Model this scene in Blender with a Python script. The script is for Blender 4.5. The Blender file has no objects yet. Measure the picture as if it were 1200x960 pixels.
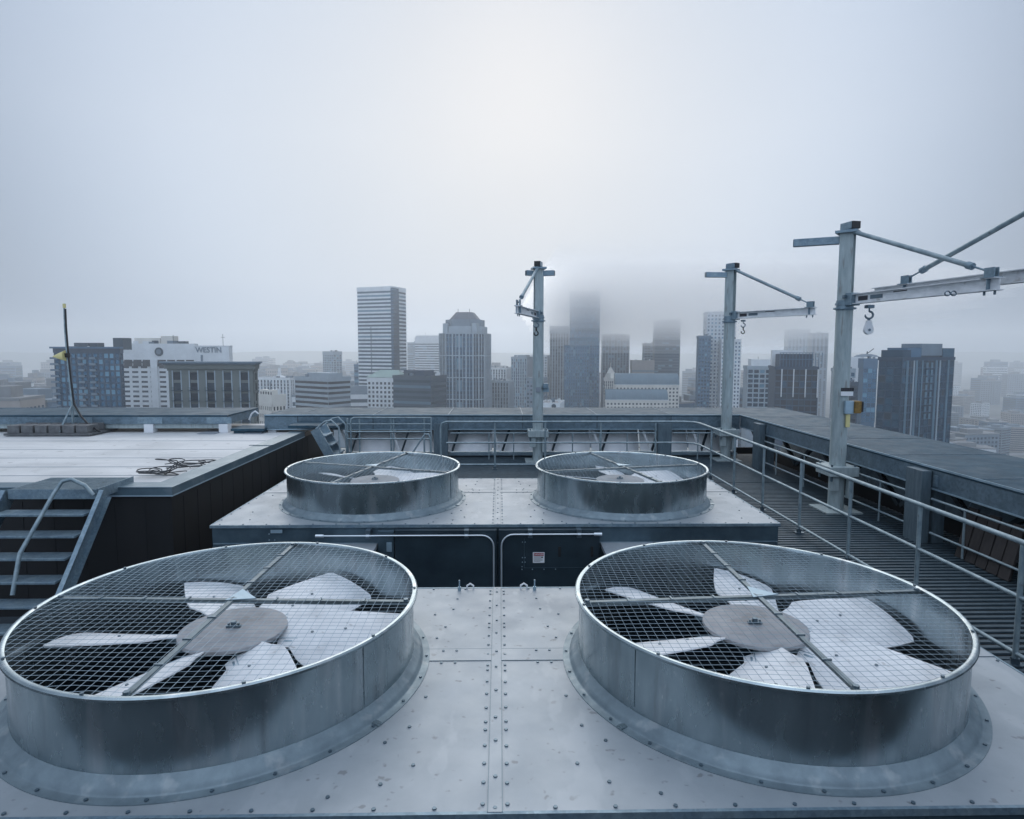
import bpy, bmesh, math, random
from mathutils import Vector, Matrix
random.seed(7)
PI=math.pi; R_=math.radians
sc=bpy.context.scene
# ---------------------------------------------------------------- camera
cam=bpy.data.cameras.new('camera'); co=bpy.data.objects.new('camera',cam); sc.collection.objects.link(co); sc.camera=co
FPX=735.0; PIT=.0859; ROL=.0017; YAW=-.019
cp,sp,cr,sr,cy,sy=math.cos(PIT),math.sin(PIT),math.cos(ROL),math.sin(ROL),math.cos(YAW),math.sin(YAW)
M=Matrix(((cr,0,sr),(0,1,0),(-sr,0,cr)))@Matrix(((1,0,0),(0,cp,-sp),(0,sp,cp)))@Matrix(((cy,sy,0),(-sy,cy,0),(0,0,1)))
MT=M.transposed()
rx,fw,up=MT@Vector((1,0,0)),MT@Vector((0,1,0)),MT@Vector((0,0,1))
co.matrix_world=Matrix(((rx.x,up.x,-fw.x,0),(rx.y,up.y,-fw.y,0),(rx.z,up.z,-fw.z,0),(0,0,0,1)))
cam.sensor_width=36; cam.lens=FPX/1200*36; cam.shift_x=1/1200; cam.shift_y=-7/1200
cam.clip_start=.05; cam.clip_end=30000
# ---------------------------------------------------------------- world, sun, exposure
SUN_EL=R_(25); SUN_AZ=R_(2)          # azimuth measured clockwise from +Y
w=bpy.data.worlds.new('World'); sc.world=w; w.use_nodes=True
nt=w.node_tree; nt.nodes.clear(); N=nt.nodes.new; L=nt.links.new
out=N('ShaderNodeOutputWorld'); bg=N('ShaderNodeBackground'); bg.inputs[1].default_value=.1
sky=N('ShaderNodeTexSky'); sky.sky_type='NISHITA'; sky.sun_disc=False; sky.sun_elevation=SUN_EL; sky.sun_rotation=SUN_AZ
sky.dust_density=4; sky.air_density=1.5
tc=N('ShaderNodeTexCoord'); sep=N('ShaderNodeSeparateXYZ'); L(tc.outputs['Generated'],sep.inputs[0])
ramp=N('ShaderNodeValToRGB'); L(sep.outputs['Z'],ramp.inputs[0])
cr_=ramp.color_ramp
CL=[(0.0,(4.3,5.1,6.15)),(.10,(5.2,5.9,6.75)),(.30,(5.5,6.15,7.0)),(.52,(5.0,5.75,6.8)),(.72,(8.5,9.4,10.6)),(1.0,(11.5,12.6,14.0))]
cr_.elements[0].position=CL[0][0]; cr_.elements[0].color=tuple(v/16 for v in CL[0][1])+(1,)
cr_.elements[1].position=CL[-1][0]; cr_.elements[1].color=tuple(v/16 for v in CL[-1][1])+(1,)
for p_,c_ in CL[1:-1]:
    e=cr_.elements.new(p_); e.color=tuple(v/16 for v in c_)+(1,)
# the cloud is thinner (brighter) towards the sun's side of the sky
dot=N('ShaderNodeVectorMath'); dot.operation='DOT_PRODUCT'; L(tc.outputs['Generated'],dot.inputs[0]); dot.inputs[1].default_value=Vector((.0,.93,.36)).normalized()
mr=N('ShaderNodeMapRange'); L(dot.outputs['Value'],mr.inputs[0]); bk=N('ShaderNodeMapRange'); L(sep.outputs['Y'],bk.inputs[0]); bk.inputs[1].default_value=-.1; bk.inputs[2].default_value=-.7; bk.inputs[3].default_value=1.0; bk.inputs[4].default_value=2.7; mr.interpolation_type='SMOOTHSTEP'; mr.inputs[1].default_value=.70; mr.inputs[2].default_value=.93; mr.inputs[3].default_value=8.8; mr.inputs[4].default_value=16.8  # bk: sky behind the camera is brightened, added to light walls facing it
no=N('ShaderNodeTexNoise'); no.inputs['Scale'].default_value=2.2; no.inputs['Detail'].default_value=3; L(tc.outputs['Generated'],no.inputs['Vector'])
mn=N('ShaderNodeMapRange'); L(no.outputs['Fac'],mn.inputs[0]); mn.inputs[1].default_value=.3; mn.inputs[2].default_value=.7; mn.inputs[3].default_value=.975; mn.inputs[4].default_value=1.025
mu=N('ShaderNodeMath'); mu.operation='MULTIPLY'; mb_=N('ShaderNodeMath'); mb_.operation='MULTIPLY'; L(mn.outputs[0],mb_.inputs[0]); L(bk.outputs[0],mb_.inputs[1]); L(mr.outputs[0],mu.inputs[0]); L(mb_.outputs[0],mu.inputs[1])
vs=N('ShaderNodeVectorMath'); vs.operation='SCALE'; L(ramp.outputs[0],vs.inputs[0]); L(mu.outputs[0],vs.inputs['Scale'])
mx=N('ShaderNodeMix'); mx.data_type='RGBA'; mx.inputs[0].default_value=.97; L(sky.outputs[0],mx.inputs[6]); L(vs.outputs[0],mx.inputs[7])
mt_=N('ShaderNodeMapRange'); mt_.data_type='FLOAT_VECTOR'; cb=N('ShaderNodeCombineXYZ')
for i_ in range(3): L(dot.outputs['Value'],cb.inputs[i_])
L(cb.outputs[0],mt_.inputs['Vector']); mt_.inputs[7].default_value=(.80,)*3; mt_.inputs[8].default_value=(1,)*3; mt_.inputs[9].default_value=(.92,.98,1.08); mt_.inputs[10].default_value=(1.03,1.0,.97)
ml=N('ShaderNodeVectorMath'); ml.operation='MULTIPLY'; L(mx.outputs[2],ml.inputs[0]); L(mt_.outputs['Vector'],ml.inputs[1])
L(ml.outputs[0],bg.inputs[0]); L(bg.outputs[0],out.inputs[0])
su=bpy.data.lights.new('sun','SUN'); su.energy=1.3; su.angle=R_(60); su.color=(1,.97,.93)
so=bpy.data.objects.new('sun',su); sc.collection.objects.link(so)
sd=Vector((math.sin(SUN_AZ)*math.cos(SUN_EL),math.cos(SUN_AZ)*math.cos(SUN_EL),math.sin(SUN_EL)))
so.rotation_euler=sd.to_track_quat('Z','Y').to_euler()
vsn=sc.view_settings; vsn.view_transform='Standard'; vsn.look='None'; vsn.gamma=1; vsn.use_curve_mapping=False; vsn.exposure=0.12
sc.cycles.volume_bounces=24; sc.cycles.max_bounces=28; sc.cycles.use_denoising=True
HAZE=.00041; HAZEC=(.90,.95,1.0); FOGC=(.985,.992,1.0)
CLOUDS=[]
_d=[.0004,.0011,.0021,.0034,.0048,.0060,.0068,.0078,.0080,.0060,.0036,.0020,.0010,.0005]
for _i,_q in enumerate(_d): _q*=1.9; CLOUDS.append((30+abs(_i-7)*5,440-abs(_i-7)*12,500+abs(_i-7)*14,1000-abs(_i-7)*8,-4+_i*8,4+_i*8,_q,[.72,.75,.79,.82,.85,.868,.878,.872,.82,.68,.5,.35,.2,.1][_i]))



# ---------------------------------------------------------------- helpers
COL=sc.collection
def px(u,v,Y=None,Z=None,X=None):
    """direction of a spot seen in the reference frame -> the point on a real plane of the scene"""
    d=MT@Vector(((u-599)/FPX,1,-(v-473)/FPX))
    if Y is not None: return d*(Y/d.y)
    if Z is not None: return d*(Z/d.z)
    return d*(X/d.x)
class MB:
    def __init__(s): s.v=[]; s.f=[]
    def add(s,v,f):
        n=len(s.v); s.v+= [tuple(p) for p in v]; s.f+=[tuple(i+n for i in q) for q in f]; return s
    def box(s,x0,x1,y0,y1,z0,z1,m=None):
        v=[Vector((x,y,z)) for x in (x0,x1) for y in (y0,y1) for z in (z0,z1)]
        if m: v=[m@p for p in v]
        return s.add(v,[(0,1,3,2),(4,6,7,5),(0,4,5,1),(2,3,7,6),(0,2,6,4),(1,5,7,3)])
    def bar(s,a,b,wd,ht,upv=(0,0,1)):
        a,b=Vector(a),Vector(b); d=b-a; L_=d.length; y=d.normalized(); z=Vector(upv)
        if abs(y.dot(z))>.99: z=Vector((0,1,0))
        x=y.cross(z).normalized(); z=x.cross(y)
        m=Matrix(((x.x,y.x,z.x,a.x),(x.y,y.y,z.y,a.y),(x.z,y.z,z.z,a.z),(0,0,0,1)))
        return s.box(-wd/2,wd/2,0,L_,-ht/2,ht/2,m)
    def ibeam(s,a,b,wd,ht,t=.012,upv=(0,0,1)):
        a,b=Vector(a),Vector(b); u=Vector(upv).normalized()
        y=(b-a).normalized(); x=y.cross(u).normalized(); u=x.cross(y)
        s.bar(a+u*(ht/2-t/2),b+u*(ht/2-t/2),wd,t,u); s.bar(a-u*(ht/2-t/2),b-u*(ht/2-t/2),wd,t,u); s.bar(a,b,t*.8,ht-2*t,u); return s
    def tube(s,pts,r,n=8,caps=True):
        pts=[Vector(p) for p in pts]; rings=[]; prev=None
        for i,p in enumerate(pts):
            if i==0: d=pts[1]-p
            elif i==len(pts)-1: d=p-pts[i-1]
            else: d=(pts[i+1]-p).normalized()+(p-pts[i-1]).normalized()
            d.normalize()
            if prev is None: a=Vector((0,0,1)) if abs(d.z)<.9 else Vector((1,0,0)); x=d.cross(a).normalized()
            else: x=(prev-d*prev.dot(d)).normalized()
            prev=x; y=d.cross(x); rr=r[i] if isinstance(r,(list,tuple)) else r
            rings.append([p+(x*math.cos(2*PI*k/n)+y*math.sin(2*PI*k/n))*rr for k in range(n)])
        v=[q for g in rings for q in g]; f=[]
        for i in range(len(pts)-1):
            for k in range(n): f.append((i*n+k,i*n+(k+1)%n,(i+1)*n+(k+1)%n,(i+1)*n+k))
        if caps: f.append(tuple(range(n-1,-1,-1))); f.append(tuple((len(pts)-1)*n+k for k in range(n)))
        return s.add(v,f)
    def lathe(s,prof,n=96,c=(0,0,0),close=False):
        v=[];m=len(prof)
        for k in range(n):
            a=2*PI*k/n
            for r,z in prof: v.append((c[0]+r*math.cos(a),c[1]+r*math.sin(a),c[2]+z))
        f=[]
        for k in range(n):
            for i in range(m if close else m-1):
                j=(i+1)%m; k2=(k+1)%n; f.append((k*m+i,k2*m+i,k2*m+j,k*m+j))
        return s.add(v,f)
    def disc(s,c,r,h,n=24):   # solid short cylinder, base at c
        return s.tube([c,(c[0],c[1],c[2]+h)],r,n)
    def prism(s,poly,z0,z1,m=None):
        n=len(poly); v=[Vector((x,y,z)) for z in (z0,z1) for x,y in poly]
        if m: v=[m@p for p in v]
        return s.add(v,[tuple(range(n-1,-1,-1)),tuple(range(n,2*n))]+[(i,(i+1)%n,n+(i+1)%n,n+i) for i in range(n)])
    def mesh(s,name,mat,smooth=None):
        me=bpy.data.meshes.new(name); me.from_pydata(s.v,[],s.f); me.materials.append(mat)
        bm=bmesh.new(); bm.from_mesh(me); bmesh.ops.recalc_face_normals(bm,faces=bm.faces); bm.to_mesh(me); bm.free()
        if smooth:
            me.polygons.foreach_set('use_smooth',[True]*len(me.polygons)); me.set_sharp_from_angle(angle=R_(smooth))
        return me
    def build(s,name,mat,parent=None,smooth=None,bevel=0,kind=None,label=None):
        return link(name,s.mesh(name,mat,smooth),parent,bevel,kind,label)
def link(name,me,parent=None,bevel=0,kind=None,label=None):
    o=bpy.data.objects.new(name,me); COL.objects.link(o)
    if parent: o.parent=parent
    if bevel:
        b=o.modifiers.new('bevel','BEVEL'); b.width=bevel; b.segments=2; b.limit_method='ANGLE'; b.angle_limit=R_(50)
    if kind: o['kind']=kind
    if label: o['label']=label
    return o
def tag(o,label,cat,group=None,kind=None):
    o['label']=label; o['category']=cat
    if group: o['group']=group
    if kind: o['kind']=kind
    return o
def thing(name,label,cat,loc=(0,0,0),rz=0,group=None):
    o=bpy.data.objects.new(name,None); COL.objects.link(o); o.location=loc; o.rotation_euler=(0,0,rz); o.empty_display_size=.2
    return tag(o,label,cat,group)
def struct(name,mb,mat,smooth=None):
    o=mb.build(name,mat,None,smooth); o['kind']='structure'; return o

# ---------------------------------------------------------------- materials
def mat(name,c,rough=.5,metal=0,var=.0,scale=3,c2=None,bump=0,bscale=40,rvar=0,stretch=(1,1,1),spec=None,cell=0):
    if name.split('_')[0] in ('galvanised','railing','guard','parapet','weathered','coping','walkway','tower','dark','lower','bolt') and name!='weathered_timber':
        q_=(.86,.99,1.03); c=tuple(x*y for x,y in zip(c,q_)); c2=tuple(x*y for x,y in zip(c2,q_)) if c2 else None
    m=bpy.data.materials.new(name); m.use_nodes=True; t=m.node_tree; b=t.nodes['Principled BSDF']
    b.inputs['Base Color'].default_value=(*c,1); b.inputs['Roughness'].default_value=rough; b.inputs['Metallic'].default_value=metal
    if spec is not None: b.inputs['Specular IOR Level'].default_value=spec
    tcn=t.nodes.new('ShaderNodeTexCoord'); mp=t.nodes.new('ShaderNodeMapping'); mp.inputs['Scale'].default_value=stretch; t.links.new(tcn.outputs['Object'],mp.inputs[0])
    if var or c2:
        n=t.nodes.new('ShaderNodeTexNoise'); n.inputs['Scale'].default_value=scale; n.inputs['Detail'].default_value=6; n.inputs['Roughness'].default_value=.62; t.links.new(mp.outputs[0],n.inputs['Vector'])
        r=t.nodes.new('ShaderNodeValToRGB'); t.links.new(n.outputs['Fac'],r.inputs[0]); r.color_ramp.elements[0].position=.35; r.color_ramp.elements[1].position=.68
        a=c2 if c2 else tuple(max(0,x*(1-var)) for x in c); r.color_ramp.elements[0].color=(*a,1); bb=c if c2 else tuple(min(1,x*(1+var)) for x in c); r.color_ramp.elements[1].color=(*bb,1)
        src=r.outputs[0]
        if cell:
            v=t.nodes.new('ShaderNodeTexVoronoi'); v.inputs['Scale'].default_value=cell; t.links.new(tcn.outputs['Object'],v.inputs['Vector'])
            mrg=t.nodes.new('ShaderNodeMapRange'); s3=t.nodes.new('ShaderNodeSeparateColor'); t.links.new(v.outputs['Color'],s3.inputs[0]); t.links.new(s3.outputs[0],mrg.inputs[0]); mrg.inputs[3].default_value=.86; mrg.inputs[4].default_value=1.1
            sc_=t.nodes.new('ShaderNodeVectorMath'); sc_.operation='SCALE'; t.links.new(src,sc_.inputs[0]); t.links.new(mrg.outputs[0],sc_.inputs['Scale']); src=sc_.outputs[0]
        t.links.new(src,b.inputs['Base Color'])
    if rvar:
        n3=t.nodes.new('ShaderNodeTexNoise'); n3.inputs['Scale'].default_value=scale*1.7; n3.inputs['Detail'].default_value=5; t.links.new(mp.outputs[0],n3.inputs['Vector'])
        m3=t.nodes.new('ShaderNodeMapRange'); t.links.new(n3.outputs['Fac'],m3.inputs[0]); m3.inputs[1].default_value=.3; m3.inputs[2].default_value=.7; m3.inputs[3].default_value=max(.03,rough-rvar); m3.inputs[4].default_value=min(1,rough+rvar); t.links.new(m3.outputs[0],b.inputs['Roughness'])
    if bump:
        n2=t.nodes.new('ShaderNodeTexNoise'); n2.inputs['Scale'].default_value=bscale; n2.inputs['Detail'].default_value=3; t.links.new(tcn.outputs['Object'],n2.inputs['Vector'])
        bn=t.nodes.new('ShaderNodeBump'); bn.inputs['Strength'].default_value=bump; bn.inputs['Distance'].default_value=.02; t.links.new(n2.outputs['Fac'],bn.inputs['Height']); t.links.new(bn.outputs[0],b.inputs['Normal'])
    return m
G=(.36,.43,.49)
M_deck=mat('deck_sheet',(.375,.41,.435),.50,.2,c2=(.31,.345,.37),scale=2.6,rvar=.06,bump=.5,bscale=1.1)
M_collar=mat('galvanised_collar',(.46,.475,.485),.25,.92,c2=(.34,.36,.372),scale=5,rvar=.07,bump=.04,bscale=1.8,stretch=(1,1,.35))
M_flange=mat('galvanised_flange',(.27,.30,.32),.5,.45,c2=(.19,.215,.235),scale=7,rvar=.08)
M_galv=mat('galvanised_steel',(.31,.355,.385),.5,.55,c2=(.20,.25,.30),scale=7,rvar=.1,cell=45)
M_galvl=mat('galvanised_light',(.42,.49,.55),.48,.5,c2=(.31,.37,.42),scale=6,rvar=.1)
M_rail=mat('railing_pipe',(.38,.41,.425),.5,.4,c2=(.22,.26,.285),scale=9)
M_wire=mat('guard_wire',(.34,.38,.42),.65,.2)
M_bar=mat('guard_bar',(.21,.235,.25),.5,.4,c2=(.14,.16,.17),scale=12)
M_blade=mat('blade_aluminium',(.86,.87,.88),.55,.0,c2=(.74,.76,.78),scale=7,stretch=(1,1,1),bump=.05,bscale=20)
M_hub=mat('hub_plate',(.37,.37,.38),.62,.1,c2=(.28,.285,.30),scale=8,bump=.1)
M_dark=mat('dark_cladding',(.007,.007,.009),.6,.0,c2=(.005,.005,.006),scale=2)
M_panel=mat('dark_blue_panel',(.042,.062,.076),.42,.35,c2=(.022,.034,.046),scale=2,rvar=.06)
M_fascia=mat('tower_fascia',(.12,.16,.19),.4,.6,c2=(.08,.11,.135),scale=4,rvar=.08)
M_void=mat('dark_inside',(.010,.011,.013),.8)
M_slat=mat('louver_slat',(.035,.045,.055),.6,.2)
M_white=mat('white_membrane',(.66,.66,.655),.7,0,c2=(.53,.54,.54),scale=1.2,stretch=(.35,1.6,1),bump=.1,bscale=9)
M_seamg=mat('membrane_seam',(.30,.33,.36),.7)
M_coping=mat('coping_metal',(.15,.20,.23),.42,.45,c2=(.11,.15,.18),scale=3)
M_cop_e=mat('coping_edge',(.5,.55,.6),.4,.5)
M_cap=mat('parapet_cap',(.044,.088,.12),.62,.1,spec=.2,c2=(.03,.063,.088),scale=2.2,rvar=.08,bump=.15,bscale=4,cell=20)
M_cap2=mat('parapet_fascia',(.19,.235,.275),.5,.45,c2=(.12,.155,.185),scale=5,cell=25)
M_light=mat('light_screen_sheet',(.86,.87,.88),.45,.2,c2=(.66,.68,.70),scale=1.5,bump=.3,bscale=1.2)
M_grate=mat('walkway_grating',(.075,.10,.12),.55,.4,var=.2,scale=8)
M_postd=mat('parapet_post_steel',(.145,.18,.205),.6,.2,c2=(.09,.115,.135),scale=5,stretch=(4,4,.7))
M_stain=mat('weathered_post',(.47,.475,.465),.55,.2,c2=(.34,.36,.36),scale=5,stretch=(4,4,.7),bump=.1)
M_jib=mat('painted_jib_white',(.82,.84,.85),.5,0,c2=(.60,.62,.64),scale=6,stretch=(1,1,2))
M_black=mat('black_rubber',(.015,.016,.018),.6)
M_yellow=mat('yellow_paint',(.30,.18,.035),.6,c2=(.15,.09,.025),scale=20)
M_pyel=mat('pale_yellow_plastic',(.62,.56,.26),.5)
M_signw=mat('sign_white',(.72,.74,.76),.5); M_signr=mat('sign_red',(.30,.03,.04),.5); M_ink=mat('sign_ink',(.04,.04,.05),.6)
M_conduit=mat('white_conduit',(.72,.78,.82),.3,.6)
M_bolt=mat('bolt_steel',(.16,.19,.22),.4,.8)
M_wood=mat('weathered_timber',(.035,.03,.03),.8,c2=(.018,.016,.017),scale=4,stretch=(6,6,.5))
M_cable=mat('grey_cable',(.05,.055,.06),.6)
M_concr=mat('ballast_concrete',(.16,.165,.17),.8,c2=(.09,.095,.1),scale=8)
M_mat=mat('grey_walk_mat',(.27,.30,.34),.8,c2=(.21,.24,.27),scale=5)
M_roof=mat('lower_roof_slab',(.06,.07,.08),.8,c2=(.035,.04,.05),scale=1.5)

def dirt(m,scale,lo,hi,col,amt,stretch=(1,1,1),detail=4,seed=0.0):
    t=m.node_tree; b=t.nodes['Principled BSDF']; inp=b.inputs['Base Color']
    src=inp.links[0].from_socket if inp.links else None
    tcn=t.nodes.new('ShaderNodeTexCoord'); mp=t.nodes.new('ShaderNodeMapping'); mp.inputs['Scale'].default_value=stretch; mp.inputs['Location'].default_value=(seed,seed*1.7,seed*.3)
    t.links.new(tcn.outputs['Object'],mp.inputs[0]); n=t.nodes.new('ShaderNodeTexNoise'); n.inputs['Scale'].default_value=scale; n.inputs['Detail'].default_value=detail; t.links.new(mp.outputs[0],n.inputs['Vector'])
    g=t.nodes.new('ShaderNodeMapRange'); t.links.new(n.outputs['Fac'],g.inputs[0]); g.inputs[1].default_value=lo; g.inputs[2].default_value=hi; g.inputs[3].default_value=0; g.inputs[4].default_value=amt
    x=t.nodes.new('ShaderNodeMix'); x.data_type='RGBA'; t.links.new(g.outputs[0],x.inputs[0]); x.inputs[7].default_value=(*col,1)
    if src: t.links.new(src,x.inputs[6])
    else: x.inputs[6].default_value=inp.default_value
    t.links.new(x.outputs[2],inp)
dirt(M_deck,1.1,.52,.66,(.20,.225,.25),.45); dirt(M_deck,14,.66,.72,(.14,.14,.14),.55,detail=2,seed=3); dirt(M_deck,3.3,.60,.64,(.45,.48,.50),.35,seed=9,stretch=(1,.45,1))
dirt(M_flange,9,.55,.68,(.42,.45,.46),.4,seed=8); dirt(M_collar,7,.54,.70,(.62,.64,.65),.5,stretch=(1,1,.12)); dirt(M_collar,11,.58,.72,(.20,.215,.23),.5,stretch=(1,1,.15),seed=5); dirt(M_collar,45,.66,.72,(.75,.76,.76),.4,stretch=(1,1,.5),seed=2)
dirt(M_white,.5,.50,.62,(.42,.43,.43),.55,seed=4); dirt(M_white,5,.62,.70,(.30,.30,.29),.5,seed=6); dirt(M_stain,9,.60,.70,(.16,.13,.10),.5,stretch=(2,2,.3)); dirt(M_rail,20,.62,.72,(.12,.11,.10),.5)
dirt(M_blade,4,.56,.70,(.52,.53,.54),.55,seed=1); dirt(M_blade,16,.64,.70,(.30,.29,.28),.45,seed=7); dirt(M_hub,5,.58,.64,(.20,.19,.185),.5); dirt(M_cap,1.0,.52,.62,(.075,.11,.135),.6); dirt(M_cap,12,.64,.70,(.02,.03,.035),.5,seed=3)
dirt(M_jib,6,.60,.68,(.25,.20,.16),.45); dirt(M_coping,3,.55,.65,(.2,.25,.28),.5); dirt(M_dark,1.5,.5,.7,(.014,.013,.014),.7,stretch=(1,1,.2))

# ================================================================ ROOFTOP
ZR=-1.761; ZD=-2.268; R=1.30; ZW=-2.67; ZF=-3.75; X0=-.021; XW=3.70
YF,YB=4.358,9.46; HD=1.46
# --- our own building below everything
t=thing('office_tower','dark rooftop building that carries the cooling towers and walkways','building',(0,0,0))
MB().box(-24,8.0,-16,17.4,-128,ZF-.3).build('wall',M_dark,t)
MB().box(-24,7.9,-15.9,17.3,ZF-.3,ZF).build('roof',M_roof,t)
# --- dark stair penthouse at the photographer's back
t=thing('stair_penthouse','dark clad penthouse standing behind the near fans, out of the picture','penthouse',(0,-7,0))
MB().box(-9,9,-4,0,ZF,1.9).build('wall',M_dark,t); MB().box(-9.1,9.1,-4.1,.1,1.9,2.1).build('roof',M_coping,t)

def ring_deck(x0,x1,y0,y1,cx,cy,r,z,n=96):
    """flat sheet with a round hole"""
    inner=[];outer=[]
    angs=sorted([2*PI*k/n for k in range(n)]+[math.atan2(yy-cy,xx-cx)%(2*PI) for xx in (x0,x1) for yy in (y0,y1)])
    for a in angs:
        c,s=math.cos(a),math.sin(a); inner.append((cx+r*c,cy+r*s))
        tt=1e9
        if c>1e-9: tt=min(tt,(x1-cx)/c)
        if c<-1e-9: tt=min(tt,(x0-cx)/c)
        if s>1e-9: tt=min(tt,(y1-cy)/s)
        if s<-1e-9: tt=min(tt,(y0-cy)/s)
        outer.append((cx+tt*c,cy+tt*s))
    m=len(angs); mb=MB(); th=.006
    v=[(x,y,z) for x,y in inner]+[(x,y,z) for x,y in outer]+[(x,y,z-th) for x,y in inner]+[(x,y,z-th) for x,y in outer]
    f=[]
    for i in range(m):
        j=(i+1)%m
        f+= [(i,m+i,m+j,j),(2*m+j,3*m+j,3*m+i,2*m+i),(i,j,2*m+j,2*m+i),(m+j,m+i,3*m+i,3*m+j)]
    return mb.add(v,f)
bolt_me=MB().add([(.011*math.cos(k*PI/3),.011*math.sin(k*PI/3),0) for k in range(6)]+[(.011*math.cos(k*PI/3),.011*math.sin(k*PI/3),.007) for k in range(6)],
   [(6,7,8,9,10,11)]+[(k,(k+1)%6,6+(k+1)%6,6+k) for k in range(6)]).mesh('bolt',M_bolt)
def bolts(pts,parent,near):
    """near ones are separate bolts, the rest one mesh"""
    pts=sorted(pts,key=lambda p:p[1])
    for i,p in enumerate(pts[:near]): link('bolt',bolt_me,parent).location=p
    rest=pts[near:]
    if rest:
        mb=MB()
        for p in rest: mb.disc(p,.0105,.007,6)
        mb.build('bolt',M_bolt,parent,kind='stuff')
def tower_unit(name,label,yc,seamy,group):
    t=thing(name,label,'cooling tower',(X0,yc,0),0,group)
    hx=XW; hy=HD; z=ZD
    for s in (-1,1):
        cx=s*1.873
        a,b=(-hx,-.034) if s<0 else (.034,hx)
        ring_deck(a,b,-hy,hy,cx,0,1.27,z).build('deck_sheet',M_deck,t)
        # overlapping cross strap either side of the fan
        for (p,q) in ((a,cx-1.29),(cx+1.29,b)):
            MB().box(p+.002,q-.002,seamy-.045,seamy+.13,z+.001,z+.0045).build('cross_strap',M_deck,t)
            MB().box(p+.002,q-.002,seamy-.049,seamy-.0455,z+.0008,z+.0052).box(p+.002,q-.002,seamy+.1305,seamy+.134,z+.0008,z+.0052).build('seam_gap',M_bolt,t)
        # plenum well under the fan
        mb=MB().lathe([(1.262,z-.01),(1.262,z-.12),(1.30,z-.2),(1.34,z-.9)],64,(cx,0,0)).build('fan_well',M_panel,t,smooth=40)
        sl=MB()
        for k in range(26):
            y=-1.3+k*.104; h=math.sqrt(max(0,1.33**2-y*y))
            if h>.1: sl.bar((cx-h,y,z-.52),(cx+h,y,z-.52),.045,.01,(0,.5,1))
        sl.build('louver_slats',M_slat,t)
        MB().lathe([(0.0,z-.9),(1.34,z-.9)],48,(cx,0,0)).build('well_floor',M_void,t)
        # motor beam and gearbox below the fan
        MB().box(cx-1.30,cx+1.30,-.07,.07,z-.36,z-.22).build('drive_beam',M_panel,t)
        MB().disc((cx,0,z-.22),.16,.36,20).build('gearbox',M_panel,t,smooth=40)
    MB().box(-.034,.034,-hy,hy,z-.004,z+.006).build('centre_seam',M_deck,t)
    MB().box(-.0375,-.0345,-hy,hy,z-.004,z+.0075).box(.0345,.0375,-hy,hy,z-.004,z+.0075).build('seam_gap',M_bolt,t)
    # casing
    c=.0
    MB().box(-hx+.01,hx-.01,-hy+.01,hy-.01,ZF+.6,z-.95).box(-hx+.01,hx-.01,-hy+.01,-hy+.03,z-.95,z-.01).box(-hx+.01,hx-.01,hy-.03,hy-.01,z-.95,z-.01)\
        .box(-hx+.01,-hx+.03,-hy+.03,hy-.03,z-.95,z-.01).box(hx-.03,hx-.01,-hy+.03,hy-.03,z-.95,z-.01).build('casing',M_fascia,t)
    for sx in (-1,1):
        for sy_ in (-1,1): MB().box(sx*(hx-.2)-.08,sx*(hx-.2)+.08,sy_*(hy-.2)-.08,sy_*(hy-.2)+.08,ZF,ZF+.6).build('leg',M_fascia,t)
    MB().box(-hx-.012,hx+.012,-hy-.012,-hy+.008,z-.035,z+.003).box(-hx-.012,hx+.012,hy-.008,hy+.012,z-.035,z+.003)\
        .box(-hx-.012,-hx+.008,-hy+.009,hy-.009,z-.035,z+.003).box(hx-.008,hx+.012,-hy+.009,hy-.009,z-.035,z+.003).build('edge_trim',M_galv,t)
    P=[]
    k=0; y=-hy+.06
    while y<hy-.03:
        for x in (-.062,.062): P.append((x,y+random.uniform(-.006,.006),z))
        if k%2: P.append((random.uniform(-.003,.003),y+.04,z+.006))
        k+=1; y+=.155 if k%5 else .075
    x=-hx+.1
    while x<hx:
        P.append((x,-hy+.03,z+.001)); P.append((x,hy-.03,z+.001)); x+=.30
    y=-hy+.25
    while y<hy: P+= [(-hx+.03,y,z+.001),(hx-.03,y,z+.001)]; y+=.3
    for s in (-1,1):
        for x in (.30,.40): P+= [(s*x,seamy-.075,z),(s*x,seamy+.10,z+.004)]
    P+=[(s*q[0],q[1],z) for s in (-1,1) for q in [(.42,.62),(.53,.86),(.38,.97),(.47,.42),(.36,1.2),(.46,-.42),(.52,-.75),(.64,-.9),(.45,-1.1),(.6,-1.25),(.9,1.33),(.85,-1.34),(.75,1.15),(3.3,1.2),(3.45,.9),(3.35,.6),(3.5,1.35),(3.42,-.8),(3.3,-1.2),(3.5,.2)]]
    bolts(P,t,70)
    return t
GT='twin-fan cooling towers set in line on the roof'
tA=tower_unit('cooling_tower','near twin-fan cooling tower with grey riveted deck and wide centre seam in the foreground',YF,.10,GT)
tB=tower_unit('cooling_tower','farther twin-fan cooling tower with dark access doors and warning sign on its front',YB,.42,GT)
# lifting lugs of the near deck
for xs in (-.355,.355):
    MB().tube([(xs,1.40,ZD),(xs,1.40,ZD+.035)],.016,8).tube([(xs,1.40,ZD+.03),(xs,1.40,ZD+.10)],.007,8).build('lifting_bolt',M_galvl,tA,smooth=40)
    s=1 if xs>0 else -1
    mb=MB(); mb.tube([(xs-s*.10-.03,1.44,ZD),(xs-s*.10-.03,1.44,ZD+.03),(xs-s*.10,1.44,ZD+.05),(xs-s*.10+.03,1.44,ZD+.03),(xs-s*.10+.03,1.44,ZD)],.009,6).build('lifting_lug',M_signw,tA,smooth=40)
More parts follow.
